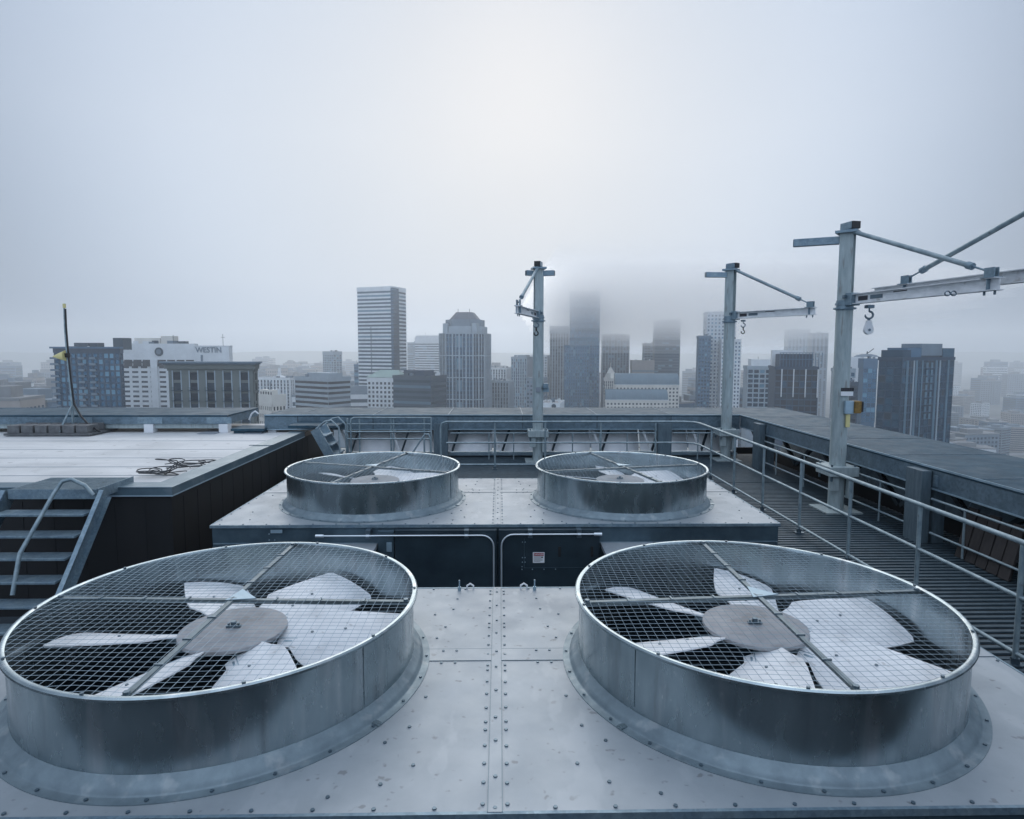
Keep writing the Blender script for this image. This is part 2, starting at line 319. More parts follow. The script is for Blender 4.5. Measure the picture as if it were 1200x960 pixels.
# farther unit's front: doors, ledges, conduit, sign (local y of the front = -HD)
yf=-HD
MB().box(-1.32,-.012,yf-.10,yf+.005,ZF+.65,ZD-.045).build('access_door',M_panel,tB,bevel=.006)
MB().box(.012,1.32,yf-.10,yf+.005,ZF+.65,ZD-.045).build('access_door',M_panel,tB,bevel=.006)
for a,b in ((-2.25,-1.56),(1.345,2.03)):
    m=MB().add([(a,yf-.62,ZD-.26),(b,yf-.62,ZD-.26),(b,yf-.002,ZD-.245),(a,yf-.002,ZD-.245),(a,yf-.62,ZD-.30),(b,yf-.62,ZD-.30),(b,yf-.002,ZD-.30),(a,yf-.002,ZD-.30)],
      [(0,1,2,3),(7,6,5,4),(0,4,5,1),(1,5,6,2),(2,6,7,3),(3,7,4,0)]).build('inlet_ledge',M_deck,tB)
MB().box(-3.68,3.68,yf-.004,yf+.011,ZD-.25,ZD-.238).build('drip_edge',M_galv,tB)
for a,b in ((-3.60,-2.45),(2.1,3.55)):
    MB().box(a,b,yf-.018,yf-.002,ZD-.95,ZD-.27).build('side_panel',M_fascia,tB,bevel=.004)
MB().box(-1.545,-1.335,yf-.07,yf+.003,ZD-.9,ZD-.06).build('junction_cover',M_fascia,tB,bevel=.006)
MB().box(-1.43,-1.36,yf-.095,yf-.072,ZD-.33,ZD-.21).build('junction_box',M_galvl,tB,bevel=.004)
for s in (-1,1):
    xe=-2.32 if s<0 else 1.34; zt=ZD-.105 if s<0 else ZD-.095; yy=yf-.135
    pts=[(xe,yy,zt),(s*.20,yy,zt)]
    for k in range(1,7):
        a=k/6*PI/2; pts.append((s*(.20-.15*math.sin(a)),yy,zt-.15*(1-math.cos(a))))
    pts.append((s*.05,yy,ZD-1.0))
    MB().tube(pts,.0105,8).build('conduit',M_conduit,tB,smooth=50)
    MB().tube([(xe+.10*(1 if s<0 else -1),yy,zt),(xe,yy,zt)],.022,8).build('conduit_fitting',M_conduit,tB,smooth=50)
    for fx in ((-1.66,-.40) if s<0 else (.42,1.05)):
        MB().box(fx-.03,fx+.03,yf-.13,yf+.0,ZD-.145,ZD-.04).build('conduit_clamp',M_bolt,tB)
        MB().tube([(fx-.02,yy,zt),(fx+.02,yy,zt)],.016,8).build('conduit_coupling',M_conduit,tB)
# door outline, handles, sign
MB().box(.34,1.3,yf-.106,yf-.1005,ZD-.55,ZD-.542).box(.34,.348,yf-.106,yf-.1005,ZD-.54,ZD-.16).build('door_seam',M_fascia,tB)
for xx in (.80,1.22): MB().box(xx-.016,xx+.016,yf-.112,yf-.1005,ZD-.40,ZD-.265).build('handle_slot',M_void,tB,bevel=.004)
P=[(.32,-.205),(.355,-.205),(.32,-.41),(.355,-.41),(.32,-.47),(.355,-.47),(.315,-.53),(.315,-.565),(.45,-.565),(.60,-.565),(.75,-.565)]
mb=MB()
for x,z in P: mb.tube([(x,yf-.101,ZD+z),(x,yf-.107,ZD+z)],.008,6)
mb.build('rivet_row',M_galvl,tB)
for (x,z) in [(-2.95,-.19),(-2.88,-.19),(-2.95,-.11),(-2.95,-.23),(-2.88,-.23)]:
    MB().tube([(x,yf-.019,ZD+z),(x,yf-.025,ZD+z)],.009,6).build('rivet',M_galvl,tB)
MB().box(-2.93,-2.78,yf-.022,yf-.0185,ZD-.10,ZD-.055).build('maker_plate',M_galvl,tB)
for dz in (.0,-.06):
    MB().box(3.05,3.20,.12+dz*1.6,.16+dz*1.6,ZD+.003,ZD+.006).build('rating_label',M_bolt,tB)
def text(name,body,size,loc,rot,mt,parent=None,ext=.002,align='CENTER',sx=1,bold=0.0):
    cu=bpy.data.curves.new(name,'FONT'); cu.body=body; cu.size=size; cu.extrude=ext; cu.align_x=align; cu.offset=size*bold; cu.align_y='CENTER'; cu.resolution_u=3
    o=bpy.data.objects.new(name,cu); COL.objects.link(o); me=bpy.data.meshes.new_from_object(o); bpy.data.objects.remove(o)
    me.materials.clear(); me.materials.append(mt)
    o=bpy.data.objects.new(name,me); COL.objects.link(o); o.location=loc; o.rotation_euler=rot; o.scale=(sx,1,1)
    if parent: o.parent=parent
    return o
sg=thing('warning_sign','small white sign with red header on the dark door of the farther tower','sign',(X0+.53,YB+yf-.101,ZD-.41),0)
MB().box(-.075,.075,-.004,0,-.07,.07).build('plate',M_signw,sg,bevel=.001)
MB().box(-.065,.065,-.0055,-.0042,.022,.062).build('header',M_signr,sg)
text('header_lettering','DANGER',.032,(0,-.0058,.042),(PI/2,0,0),M_signw,sg,.0006)
for k in range(5): MB().box(-.062,(.058,.03,.052,.05,.02)[k],-.0052,-.0042,.008-k*.015,.0125-k*.015).build('text_line',M_ink,sg)
MB().prism([(.03,.0),(.055,.0),(.055,.012),(.04,.02)],0,.001,Matrix.Translation((0,-.0052,-.005))@Matrix.Rotation(PI/2,4,'X')).build('arrow_mark',M_ink,sg)

# ---------------------------------------------------------------- fans
def blade_mesh():
    mb=MB(); st=[(.33,.10,.16,24),(.42,.10,.20,23),(.50,.20,.26,22),(.60,.28,.27,21),(.80,.27,.27,19),(1.0,.27,.26,17),(1.16,.26,.25,15.5),(1.185,.22,.23,15)]
    v=[];nn=5
    for r,a,b,pt in st:
        for side in (0,1):
            for k in range(nn):
                u=-a+(a+b)*k/(nn-1)
                camber=.028*(1-((u)/(.28))**2)
                c,s=math.cos(R_(pt)),math.sin(R_(pt))
                z=camber-(0.010 if side else 0)
                v.append((r,u*c-z*s,u*s+z*c))
    f=[];W=2*nn
    for i in range(len(st)-1):
        for k in range(nn-1):
            f.append((i*W+k,(i+1)*W+k,(i+1)*W+k+1,i*W+k+1)); f.append((i*W+nn+k+1,(i+1)*W+nn+k+1,(i+1)*W+nn+k,i*W+nn+k))
        f.append((i*W,i*W+nn,(i+1)*W+nn,(i+1)*W)); f.append((i*W+nn-1,(i+1)*W+nn-1,(i+1)*W+2*nn-1,i*W+2*nn-1))
    for i in (0,len(st)-1):
        f.append(tuple(i*W+k for k in range(nn))+tuple(i*W+nn+k for k in range(nn-1,-1,-1)))
    mb.add(v,f); return mb.mesh('fan_blade',M_blade,smooth=40)
blade_me=blade_mesh()
root_me=MB().bar((.26,0,0),(.46,0,.0),.07,.035).bar((.40,-.06,.0),(.40,.07,.03),.06,.012).mesh('blade_root',M_galvl)
def guard_mesh(a0):
    mb=MB(); s=.056; r=1.262; w=.00145
    n=int(r/s)
    for k in range(-n,n+1):
        c=(k+.3)*s
        if abs(c)>=r-.02: continue
        h=math.sqrt(r*r-c*c)
        seg=6
        for ax in (0,1):
            pts=[]
            for i in range(seg+1):
                t_=-h+2*h*i/seg
                sag=-.012+.008*math.sin(c*5+i*1.3)+.006*math.sin(t_*4+c*3)
                pts.append((c,t_,sag+.002) if ax==0 else (t_,c,sag-.002))
            mb.tube(pts,w,3,False)
    return mb.mesh('wire_guard',M_wire)
guard_me=guard_mesh(0)
collar_me=MB().lathe([(1.258,-.60),(1.258,-.02),(1.264,-.002),(1.275,.004),(1.290,.003),(1.299,-.006),(1.300,-.018),(1.292,-.024),(1.276,-.022),(1.268,-.03),(1.268,-.36),(1.269,-.43),(1.262,-.44),(1.262,-.60)],160,close=True).mesh('collar',M_collar,smooth=35)
flange_me=MB().lathe([(1.2635,-.425),(1.272,-.423),(1.279,-.43),(1.292,-.447),(1.310,-.462),(1.322,-.474),(1.330,-.489),(1.3355,-.497),(1.34,-.4995),(1.385,-.5015),(1.385,-.5068),(1.28,-.5068),(1.2635,-.46)],120,close=True).mesh('flange',M_flange,smooth=35)
fb_me=bolt_me
fan_proto=None
FANL={('near','left'):'near left cooling fan under a wire guard, cut by the left side of the picture',
 ('near','right'):'near right cooling fan under a wire guard, largest fan shown nearly whole',
 ('far','left'):'farther left cooling fan in a shiny collar on the second tower, beside the black wall',
 ('far','right'):'farther right cooling fan in a shiny collar on the second tower, beside the walkway rail'}
def fan(key,x,y,phase,bars,tl):
    t=thing('cooling_fan',FANL[key],'fan',(x,y,ZR),0,'four cooling fans of the twin towers')
    link('collar',collar_me,t).rotation_euler=(0,0,phase); link('flange',flange_me,t)
    g=link('wire_guard',guard_me,t)
    for a0,a1 in bars:
        A=Vector((1.255*math.cos(R_(a0)),1.255*math.sin(R_(a0)),-.008)); B=Vector((1.255*math.cos(R_(a1)),1.255*math.sin(R_(a1)),-.008))
        b=MB().bar(A,B,.034,.004).bar(A+Vector((0,0,-.016)),B+Vector((0,0,-.016)),.004,.03)
        bo=b.build('guard_bar',M_bar,t)
        for k in range(1,8):
            p=A.lerp(B,k/8); d=(B-A).normalized()
            MB().bar(p-Vector((-d.y,d.x,0))*.028+Vector((0,0,.003)),p+Vector((-d.y,d.x,0))*.028+Vector((0,0,.003)),.012,.012).build('bar_clip',M_bolt,bo)
        MB().disc((A.x*.985,A.y*.985,-.012),.018,.02,6).build('bar_foot',M_bolt,bo); MB().disc((B.x*.985,B.y*.985,-.012),.018,.02,6).build('bar_foot',M_bolt,bo)
    c0=R_(bars[0][0]);c1=R_(bars[1][0])
    MB().prism([(.17*math.cos(c0),.17*math.sin(c0)),(.17*math.cos(c1),.17*math.sin(c1)),(.05*math.cos((c0+c1)/2+PI),.05*math.sin((c0+c1)/2+PI))],-.004,.0).build('gusset_plate',M_galvl,t)
    h=MB().lathe([(0.0,-.215),(.345,-.215),(.362,-.222),(.365,-.235),(.365,-.245),(.34,-.25),(0,-.25)],56).build('hub_plate',M_hub,t,smooth=30)
    MB().box(-.07,.07,-.022,.022,-.214,-.200).disc((0,0,-.2),.03,.03,8).disc((.05,.0,-.2),.012,.015,6).disc((-.05,.0,-.2),.012,.015,6).build('hub_bolts',M_bolt,h).scale=(.7,.7,1)
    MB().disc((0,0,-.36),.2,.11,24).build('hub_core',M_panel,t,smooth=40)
    for k in range(6):
        a=R_(phase_deg(phase)+60*k)
        b=link('fan_blade',blade_me,t); b.location=(0,0,-.30); b.rotation_euler=(0,0,a)
        r_=link('blade_root',root_me,b)
        for q in ((.55,.02),(.78,.05)):
            o=link('bolt',bolt_me,b); o.location=(q[0],q[1],.03+.3*q[1])
    mb=MB()
    for k in range(28):
        a=2*PI*(k+.4)/28; mb.disc((1.362*math.cos(a),1.362*math.sin(a),-.5),.0105,.008,6)
    mb.build('flange_bolts',M_bolt,t)
    for k in range(10):
        a=2*PI*(k+.2)/10; o=link('guard_clip',bolt_me,t); o.location=(1.275*math.cos(a),1.275*math.sin(a),.004)
    for a in tl:
        m=MB(); a=R_(a)
        Mz=Matrix.Rotation(a,4,'Z')
        m.box(1.33,1.388,-.02,.02,-.499,-.493,Mz).box(1.2685,1.273,-.012,.012,-.40,-.03,Mz)
        m.build('lap_joint',M_collar,t)
    return t
def phase_deg(p): return math.degrees(p)
XL,XR=X0-1.873,X0+1.873
fan(('near','right'),XR,YF,R_(13),[(4,184),(89,-89)],[215,30])
fan(('near','left'),XL,YF,R_(0),[(-2.5,178),(89,-91)],[-32,150])
fan(('far','right'),XR,YB,R_(28),[(5,199),(103,-75)],[200,-20])
fan(('far','left'),XL,YB,R_(18),[(163,-22),(76,-106)],[-20,160])

# ---------------------------------------------------------------- white-roofed block at the left
XWL=-4.52; YN=8.62; ZC=-1.90; ZM=-2.03; YE=14.55
t=thing('roof_block','black sided roof block with white membrane top left of the cooling towers','roof block',(0,0,0))
MB().box(-19,XWL-.03,YN+.03,17.2,ZF,ZM-.02).build('wall',M_dark,t)
for k in range(24):
    y=YN+.35+k*.42
    if y<15: MB().box(XWL-.031,XWL-.026,y,y+.008,ZF,ZC-.2).build('cladding_joint',M_void,t)
for k in range(30):
    x=XWL-.4-k*.42
    MB().box(x,x+.008,YN+.025,YN+.031,ZF,ZC-.2).build('cladding_joint',M_void,t)
MB().box(-18.9,XWL-.3,YN+.3,17.15,ZM-.02,ZM).build('membrane',M_white,t)
cw=.34
MB().prism([(-19,YN),(XWL,YN),(XWL,YE),(XWL-cw,YE),(XWL-cw,YN+cw),(-19,YN+cw)],ZC-.02,ZC).build('coping',M_coping,t,bevel=.006)
MB().box(-19,XWL-.001,YN,YN+.02,ZC-.115,ZC-.021).box(XWL-.02,XWL,YN+.021,YE,ZC-.115,ZC-.021).box(-19,XWL-cw,YN+cw-.02,YN+cw,ZM,ZC-.021).box(XWL-cw,XWL-cw+.02,YN+cw+.001,YE,ZM,ZC-.021).build('coping_fascia',M_coping,t)
MB().box(-19,XWL+.006,YN-.008,YN+.016,ZC-.132,ZC-.116).box(XWL-.018,XWL+.006,YN+.017,YE,ZC-.132,ZC-.116).build('drip_edge',M_cop_e,t)
for y in (9.4,10.05,10.8,11.7,12.7,13.9):
    MB().box(-18.8,XWL-cw-.02,y,y+.035,ZM,ZM+.004).build('membrane_seam',M_seamg,t)
MB().box(XWL-.42,XWL+.02,12.35,12.42,ZC+.001,ZC+.012).build('coping_joint',M_coping,t)
for a,b in ((px(231,509,Z=ZM),px(283,500,Z=ZM)),(px(285,509,Z=ZM),px(332,500,Z=ZM))):
    o=MB().box(a.x,b.x-.03,a.y,b.y,ZM+.005,ZM+.017).build('walkway_mat',M_mat)
    tag(o,'left grey walkway mat on the white membrane roof' if a.x<-6.2 else 'right grey walkway mat on the white membrane roof','mat','grey mats on the white roof')
# coiled cable on the coping
random.seed(3)
t=thing('coiled_cable','tangled black cable lying on the white roof beside the coping corner','cable',(0,0,0))
def coil(c,r,turns,h,sx=1.4):
    pts=[];rn=random.Random(int(c[0]*100)); ph=[rn.uniform(0,6) for _ in range(4)]
    for i in range(int(turns*14)):
        a=i/14*2*PI; rr=r*(1+.30*math.sin(a*.37+ph[0])+.2*math.sin(a*1.3+ph[1])); pts.append((c[0]+rr*sx*math.cos(a)+.10*math.sin(a*.23+ph[2]),c[1]+rr*math.sin(a)+.05*math.sin(a*.31),c[2]+.015+h*abs(math.sin(a*.29+ph[3]))))
    return pts
p1=px(192,559,Z=ZM); p2=px(203,553,Z=ZM+.02); p3=px(231,547,Z=ZM)
for cc,rr,tn,hh in (((p1.x,p1.y+.02,ZM),.17,3.4,.12),((p1.x-.15,p1.y-.02,ZM),.12,2.6,.10),((p2.x,p2.y,ZM),.10,3.2,.22),((p3.x-.1,p3.y,ZM),.20,2.6,.06),((p3.x+.2,p3.y+.05,ZM),.14,2.2,.08)):
    MB().tube(coil(cc,rr,tn,hh),.0085,6).build('coil',M_cable,t,smooth=60)
MB().tube([(p1.x,p1.y,ZM+.03),(p2.x,p2.y+.1,ZM+.07),(p3.x,p3.y-.1,ZM+.03),(p3.x+.65,p3.y+.12,ZM+.02)],.011,6).build('loose_end',M_black,t,smooth=60)
# near-left landing and stair
t=thing('access_stair','open steel stair with channel stringers climbing to the grated landing at far left','stair',(0,0,0))
A=px(114,574,Z=ZC+.06); B=px(145,559.5,Z=ZC+.06)
lx1=A.x; ly0=A.y; ly1=B.y; lx0=lx1-1.15
MB().box(lx0,lx1,ly0,ly1,ZC+.02,ZC+.06).build('landing',M_grate,t)
for k in range(14): MB().box(lx0+.01,lx1-.01,ly0+.04+k*(ly1-ly0)/14.5,ly0+.052+k*(ly1-ly0)/14.5,ZC+.061,ZC+.066).build('grating_bar',M_rail,t)
MB().box(lx1,lx1+.012,ly0,ly1,ZC-.06,ZC+.075).box(lx0,lx1,ly0-.012,ly0,ZC-.06,ZC+.068).build('landing_edge',M_galv,t)
top=Vector((lx1+.03,ly0+.02,ZC+.03)); bot=Vector((lx1+.03,ly0-1.45,ZC-1.68))
d=(bot-top).normalized(); nrm=Vector((0,d.z,-d.y)) if True else None
if nrm.z<0: nrm=-nrm
for xx in (lx1+.03,lx0-.03):
    a=Vector((xx,top.y,top.z)); b=Vector((xx,bot.y,bot.z)); sgn=1 if xx>lx0+.2 else -1
    mb=MB().bar(a-nrm*.06,b-nrm*.06,.008,.20,nrm)
    mb.bar(a+nrm*.04+Vector((sgn*.03,0,0)),b+nrm*.04+Vector((sgn*.03,0,0)),.06,.01,nrm).bar(a-nrm*.16+Vector((sgn*.03,0,0)),b-nrm*.16+Vector((sgn*.03,0,0)),.06,.01,nrm)
    mb.build('stringer',M_galv,t)
for k in range(7):
    z=ZC-.19-k*.222; yy=top.y+(z-top.z)/(bot.z-top.z)*(bot.y-top.y)
    MB().box(lx0,lx1,yy-.13,yy+.12,z-.03,z).build('tread',M_galv,t,bevel=.004)
hx0=lx1-.02
MB().tube([(hx0,ly0-.05,ZC+.0),(hx0-.10,ly0-.06,ZC+.13),(hx0-.24,ly0-.10,ZC+.22),(hx0-.33,ly0-.14,ZC+.20),(hx0-.39,ly0-.22,ZC+.06),(hx0-.46,ly0-.75,ZC-.55),(hx0-.46,ly0-.9,ZC-1.0)],.026,10).build('handrail',M_rail,t,smooth=50)
# weather mast with horn
bp0=px(92,508,Z=ZM); bx,by=bp0.x,bp0.y
t=thing('weather_mast','thin leaning mast with pale yellow cone on a concrete ballast tray','mast',(bx,by,ZM))
def rp(u,v,dy=0): p=px(u,v,Y=by+dy); return (p.x-bx,dy,p.z-ZM)
base=rp(85,472)
MB().tube([rp(85.5,497),rp(84.5,472),rp(79,420),rp(76,385),rp(75,360)],[.03,.028,.024,.02,.016],8).build('pole',M_rail,t,smooth=50)
MB().tube([rp(76.5,362),rp(77.5,385),rp(80.5,422),rp(83.5,450),rp(87,474),rp(95,488),rp(104,498,-.2),rp(117,506,-.35)],.022,6).build('cable',M_black,t,smooth=50)
for q in ((72,499,-.25),(99,498,.2),(70,506,-.5),(84,504,.3)): MB().tube([rp(84.5,474),rp(q[0],q[1],q[2])],.014,6).build('leg',M_rail,t)
a=Vector(rp(62,418)); b=Vector(rp(77,417))
MB().tube([a,a.lerp(b,.5),b],[.01,.075,.13],12).build('horn',M_pyel,t,smooth=50)
MB().disc(rp(75.5,361),.035,.10,10).build('sensor_head',M_pyel,t)
MB().box(b.x-.02,b.x+.08,b.y-.04,b.y+.04,b.z-.04,b.z+.06).build('horn_bracket',M_black,t)
MB().box(-1.35,.62,-.55,.55,0.02,.07).build('tray',M_concr,t)
for k in range(6):
    for yy in (-.5,.08): MB().box(-1.3+k*.315,-1.03+k*.315,yy,yy+.4,.07,.25).build('ballast_block',M_concr,t,bevel=.01)

# ---------------------------------------------------------------- parapets
ZP=-1.60; YP=15.3; YP2=17.3
def prng(x0,x1,name='parapet_cap'): pass
t=thing('roof_parapet','long wide metal topped parapet running across behind the cooling towers','parapet',(0,0,0))
XP0=-5.72; XP1=5.95
MB().box(XP0,XP1-.004,YP,YP2,ZP-.04,ZP).build('cap',M_cap,t,bevel=.01)
MB().box(XP0,XP1-.004,YP+.004,YP+.05,ZP-.36,ZP-.042).build('fascia',M_cap2,t)
MB().box(XP0,XP1-.01,YP-.012,YP+.002,ZP-.012,ZP+.012).box(XP0,XP1-.01,YP-.01,YP+.002,ZP-.365,ZP-.345).build('fascia_edge',M_galvl,t)
k=0;x=XP0+.8
while x<XP1-.3:
    MB().box(x,x+.012,YP-.004,YP+.003,ZP-.34,ZP-.014).build('fascia_joint',M_black,t); MB().box(x-.003,x+.015,YP+.02,YP2,ZP+.001,ZP+.01).build('cap_seam',M_cap2,t); x+=1.83
for u in (517,778):
    c=px(u,500,Y=YP-.02); MB().box(c.x-.17,c.x+.17,YP-.14,YP-.015,ZW,ZP-.20).build('post',M_postd,t,bevel=.006); MB().box(c.x-.22,c.x+.22,YP-.17,YP+.03,ZW-.02,ZW+.03).build('base_plate',M_stain,t)
# curved light sheets of the screen behind the braces
xs=px(381,505,Y=YP).x
x=-3.9
while x<5.7:
    w_=1.205; v=[];f=[];nn=9
    for i in range(nn):
        u=i/(nn-1); yy=YP+.66-.13*math.sin(PI*u)
        v+=[(x+.02+w_*u,yy,ZP-.36),(x+.02+w_*u,yy-.22,ZP-.95),(x+.02+w_*u,yy+.03,ZP-.36),(x+.02+w_*u,yy-.19,ZP-.95)]
    for i in range(nn-1): f+=[(4*i,4*i+4,4*i+5,4*i+1),(4*i+2,4*i+3,4*i+7,4*i+6),(4*i+1,4*i+5,4*i+7,4*i+3)]
    MB().add(v,f).build('screen_sheet',M_light,t,smooth=50)
    MB().bar((x+.0,YP+.14,ZP-.37),(x+.20,YP+.12,ZP-.92),.05,.05).build('brace',M_jib,t)
    MB().bar((x+.24,YP+.16,ZP-.92),(x+.42,YP+.22,ZP-.37),.05,.04).build('brace',M_panel,t)
    x+=1.245
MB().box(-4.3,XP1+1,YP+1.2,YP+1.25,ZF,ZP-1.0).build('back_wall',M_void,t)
MB().box(-4.3,XP1,YP+.1,YP+.95,ZP-1.02,ZP-.965).build('screen_ledge',M_galv,t)
MB().box(XP0,XP0+.06,YP+.055,YP2,ZP-.36,ZP-.042).build('end_plate',M_cap2,t)
MB().box(XP0+.05,XP0+.25,YP+.06,YP+.26,ZM,ZP-.36).build('foot',M_signw,t)
MB().box(XP0+1.35,XP0+1.53,YP-.6,YP-.44,ZC,ZP-.27).build('foot',M_signw,t)
a=px(338,500.5,Y=YP-.75); 
MB().box(a.x,-3.75,YP-.8,YP-.012,ZP-.22,ZP-.16).build('lower_cap',M_cap,t,bevel=.006)
for zz in (-2.02,-2.49):
    mb=MB().tube([(px(528,508,Y=15.15).x,15.1,zz),(px(767,508,Y=15.15).x,15.1,zz)],.016,8).tube([(px(788,508,Y=15.15).x,15.1,zz),(5.3,15.1,zz)],.016,8).build('rail',M_rail,t,smooth=50)
for u in (573,602,625,671,703,735,818): 
    x=px(u,510,Y=15.1).x; MB().tube([(x,15.1,zz) for zz in (ZW,-2.02)],.016,6).build('rail_post',M_rail,t)
# left run over the white roof
t=thing('roof_parapet','short metal topped parapet on white feet at the back of the white roof','parapet',(0,0,0))
XQ=-6.62
MB().box(-19,XQ,YP,YP2,ZP-.04,ZP).build('cap',M_cap,t,bevel=.01)
MB().box(-19,XQ-.002,YP+.004,YP+.05,ZP-.22,ZP-.042).box(XQ-.05,XQ-.004,YP+.051,YP2,ZP-.22,ZP-.042).build('fascia',M_cap2,t)
MB().box(-19,XQ-.004,YP+.052,YP+.1,ZP-.33,ZP-.20).build('lower_beam',M_stain,t)
for u in (177,264): c=px(u,500,Y=YP+.1); MB().box(c.x-.11,c.x+.11,YP-.02,YP+.2,ZM,ZP-.222).build('foot',M_signw,t,bevel=.005)
for u in (95,177,264-6): c=px(u,500,Y=YP); MB().box(c.x-.32,c.x+.28,YP-.006,YP+.003,ZP-.21,ZP-.05).build('splice_plate',M_galv,t)
a=px(272,497,Y=YP-.1); b=px(311,497,Y=YP-.1)
o=MB().box(a.x,b.x,YP-.2,YP+.5,ZM+.06,ZM+.12).box(a.x+.05,b.x-.05,YP-.15,YP+.45,ZM,ZM+.06).build('roof_hatch',M_cap,None,bevel=.006); tag(o,'low flat metal hatch between the two parapet runs on the white roof','hatch')
o=MB().tube([px(292,492,Y=YP+.5),px(295,485,Y=YP+.5),px(299,482,Y=YP+.5),px(303,485,Y=YP+.5)],.022,8).build('vent_pipe',M_signw,None,smooth=50); tag(o,'small bent white vent pipe in the gap between parapet runs','pipe')
# right parapet
t=thing('roof_parapet','wide metal topped parapet with cross braces running toward the camera on the right','parapet',(0,0,0))
XI=6.0; XO=7.80
MB().box(XI-.05,XO,-6,YP2,ZP-.04,ZP).build('cap',M_cap,t,bevel=.01)
MB().box(XI-.045,XI,-6,YP-.01,ZP-.30,ZP-.042).build('fascia',M_cap2,t)
MB().box(XI-.06,XI-.048,-6,YP-.02,ZP-.014,ZP+.012).box(XI-.058,XI-.047,-6,YP-.02,ZP-.305,ZP-.285).build('fascia_edge',M_galvl,t)
y=-5
while y<15:
    MB().box(XI-.04,XO-.01,y,y+.015,ZP+.001,ZP+.008).build('cap_seam',M_cap2,t); y+=1.8
for y in (8.55,13.95,3.15):
    MB().box(XI-.20,XI-.062,y-.17,y+.17,ZW,ZP-.05).build('post',M_postd,t,bevel=.006)
    MB().box(XI+.001,XI+.16,y-.15,y+.15,ZW,ZP-.31).build('post',M_postd,t)
    for kk in (-.24,.24): MB().box(XI-.06,XI-.046,y+kk-.04,y+kk+.04,ZP-.25,ZP-.10).build('splice_plate',M_galv,t)
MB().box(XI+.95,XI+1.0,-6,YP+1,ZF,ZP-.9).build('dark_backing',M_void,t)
y=-4.5
while y<15:
    v=[(XI+1.05,y,ZP-.3),(XI+1.05,y+1.2,ZP-.3),(XI+.80,y+1.2,ZP-.92),(XI+.80,y,ZP-.92),(XI+1.08,y,ZP-.3),(XI+1.08,y+1.2,ZP-.3),(XI+.83,y+1.2,ZP-.92),(XI+.83,y,ZP-.92)]
    MB().add(v,[(0,1,2,3),(7,6,5,4),(0,4,5,1),(1,5,6,2),(2,6,7,3),(3,7,4,0)]).build('screen_sheet',M_cap2,t); y+=1.22
y=-1.6
while y<14.6:
    MB().ibeam((XI+.45,y,ZP-.32),(XI+.45,y+.75,ZP-.88),.07,.07,.014,(1,0,0)).build('brace',M_panel,t)
    MB().ibeam((XI+.45,y+1.55,ZP-.32),(XI+.45,y+.80,ZP-.88),.07,.07,.014,(1,0,0)).build('brace',M_panel,t); y+=1.77
for a,b in ((3.4,8.3),(8.85,13.7)):
    for zz in (-2.02,-2.49): MB().tube([(XI-.10,a,zz),(XI-.10,b,zz)],.017,8).build('rail',M_rail,t,smooth=50)
    n=4
    for k in range(n):
        y=a+(b-a)*(k+.5)/n; MB().tube([(XI-.10,y,-2.02),(XI-.10,y,ZW+.02)],.015,6).build('rail_post',M_rail,t)
# timber boards stacked by the right parapet
t=thing('timber_boards','dark weathered timber boards leaning under the right parapet at picture edge','boards',(0,0,0))
for k in range(5): MB().bar((XI-.12+k*.012,7.0+k*.19,ZW+.01),(XI+.06+k*.01,7.03+k*.19,ZP-.42-.03*(k%2)),.16,.03,(1,0,0)).build('board',M_wood,t)

# ---------------------------------------------------------------- walkways
t=thing('grated_walkway','ribbed steel walkway grating between the handrails along two roof sides','walkway',(0,0,0))
def grate(x0,x1,y0,y1,name):
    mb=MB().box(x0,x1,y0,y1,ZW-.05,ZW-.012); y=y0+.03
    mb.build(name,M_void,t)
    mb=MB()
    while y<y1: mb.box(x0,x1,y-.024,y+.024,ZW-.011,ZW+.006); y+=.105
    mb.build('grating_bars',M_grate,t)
grate(XW+.03,XI+.6,-4,12.4,'side_deck')
grate(-4.4,XI+.6,12.41,YP+.55,'rear_deck')
MB().box(-3.7,4.30,12.30,12.36,ZW-.10,ZW+.06).build('toe_board',M_galv,t)
MB().box(XW+.031,XW+.05,-4,12.3,ZW-.1,ZW+.01).build('toe_board',M_galv,t)
# deck plates behind the farther tower
MB().box(-3.6,4.3,11.2,12.28,ZW-.18,ZW-.14).build('lower_plate',M_fascia,t)
for k in range(3): MB().box(-3.6,4.3,11.35+k*.33,11.42+k*.33,ZW-.139,ZW-.08).build('plate_rib',M_galv,t)

def ztube(p,q,r=.021,n=8): return MB().tube([p,q],r,n)
t=thing('walkway_handrail','long three pipe handrail beside the right walkway, turning along the back','handrail',(0,0,0))
XH=4.38; YH=13.85; ZT=-1.60; ZMi=-2.07; ZB=-2.56
for z,nm in ((ZT,'top_rail'),(ZMi,'mid_rail'),(ZB,'bottom_rail')):
    r=.023 if z==ZT else .019
    x_l=-1.30
    pts=[(XH,-4,z),(XH,YH-.35,z),(XH-.06,YH-.12,z),(XH-.25,YH,z),(x_l+.12,YH,z)]
    if z==ZT: pts+=[(x_l+.03,YH,z-.03),(x_l,YH,z-.12),(x_l,YH,ZW)]
    MB().tube(pts,r,10).build(nm,M_rail,t,smooth=50)
for k in range(14):
    y=12.75-k*1.285
    if y<-4: break
    p=ztube((XH,y,ZW),(XH,y,ZT-.02),.022).build('post',M_rail,t,smooth=50)
    MB().box(XH-.06,XH+.06,y-.05,y+.05,ZW+.007,ZW+.02).disc((XH,y,ZW+.02),.035,.05,8).build('post_base',M_bolt,p)
for u in (580,639,704,768): 
    x=px(u,520,Y=YH).x; p=ztube((x,YH,ZW),(x,YH,ZT-.02),.022).build('post',M_rail,t,smooth=50)
    MB().box(x-.05,x+.05,YH-.06,YH+.06,ZW+.007,ZW+.02).disc((x,YH,ZW+.02),.035,.05,8).build('post_base',M_bolt,p)
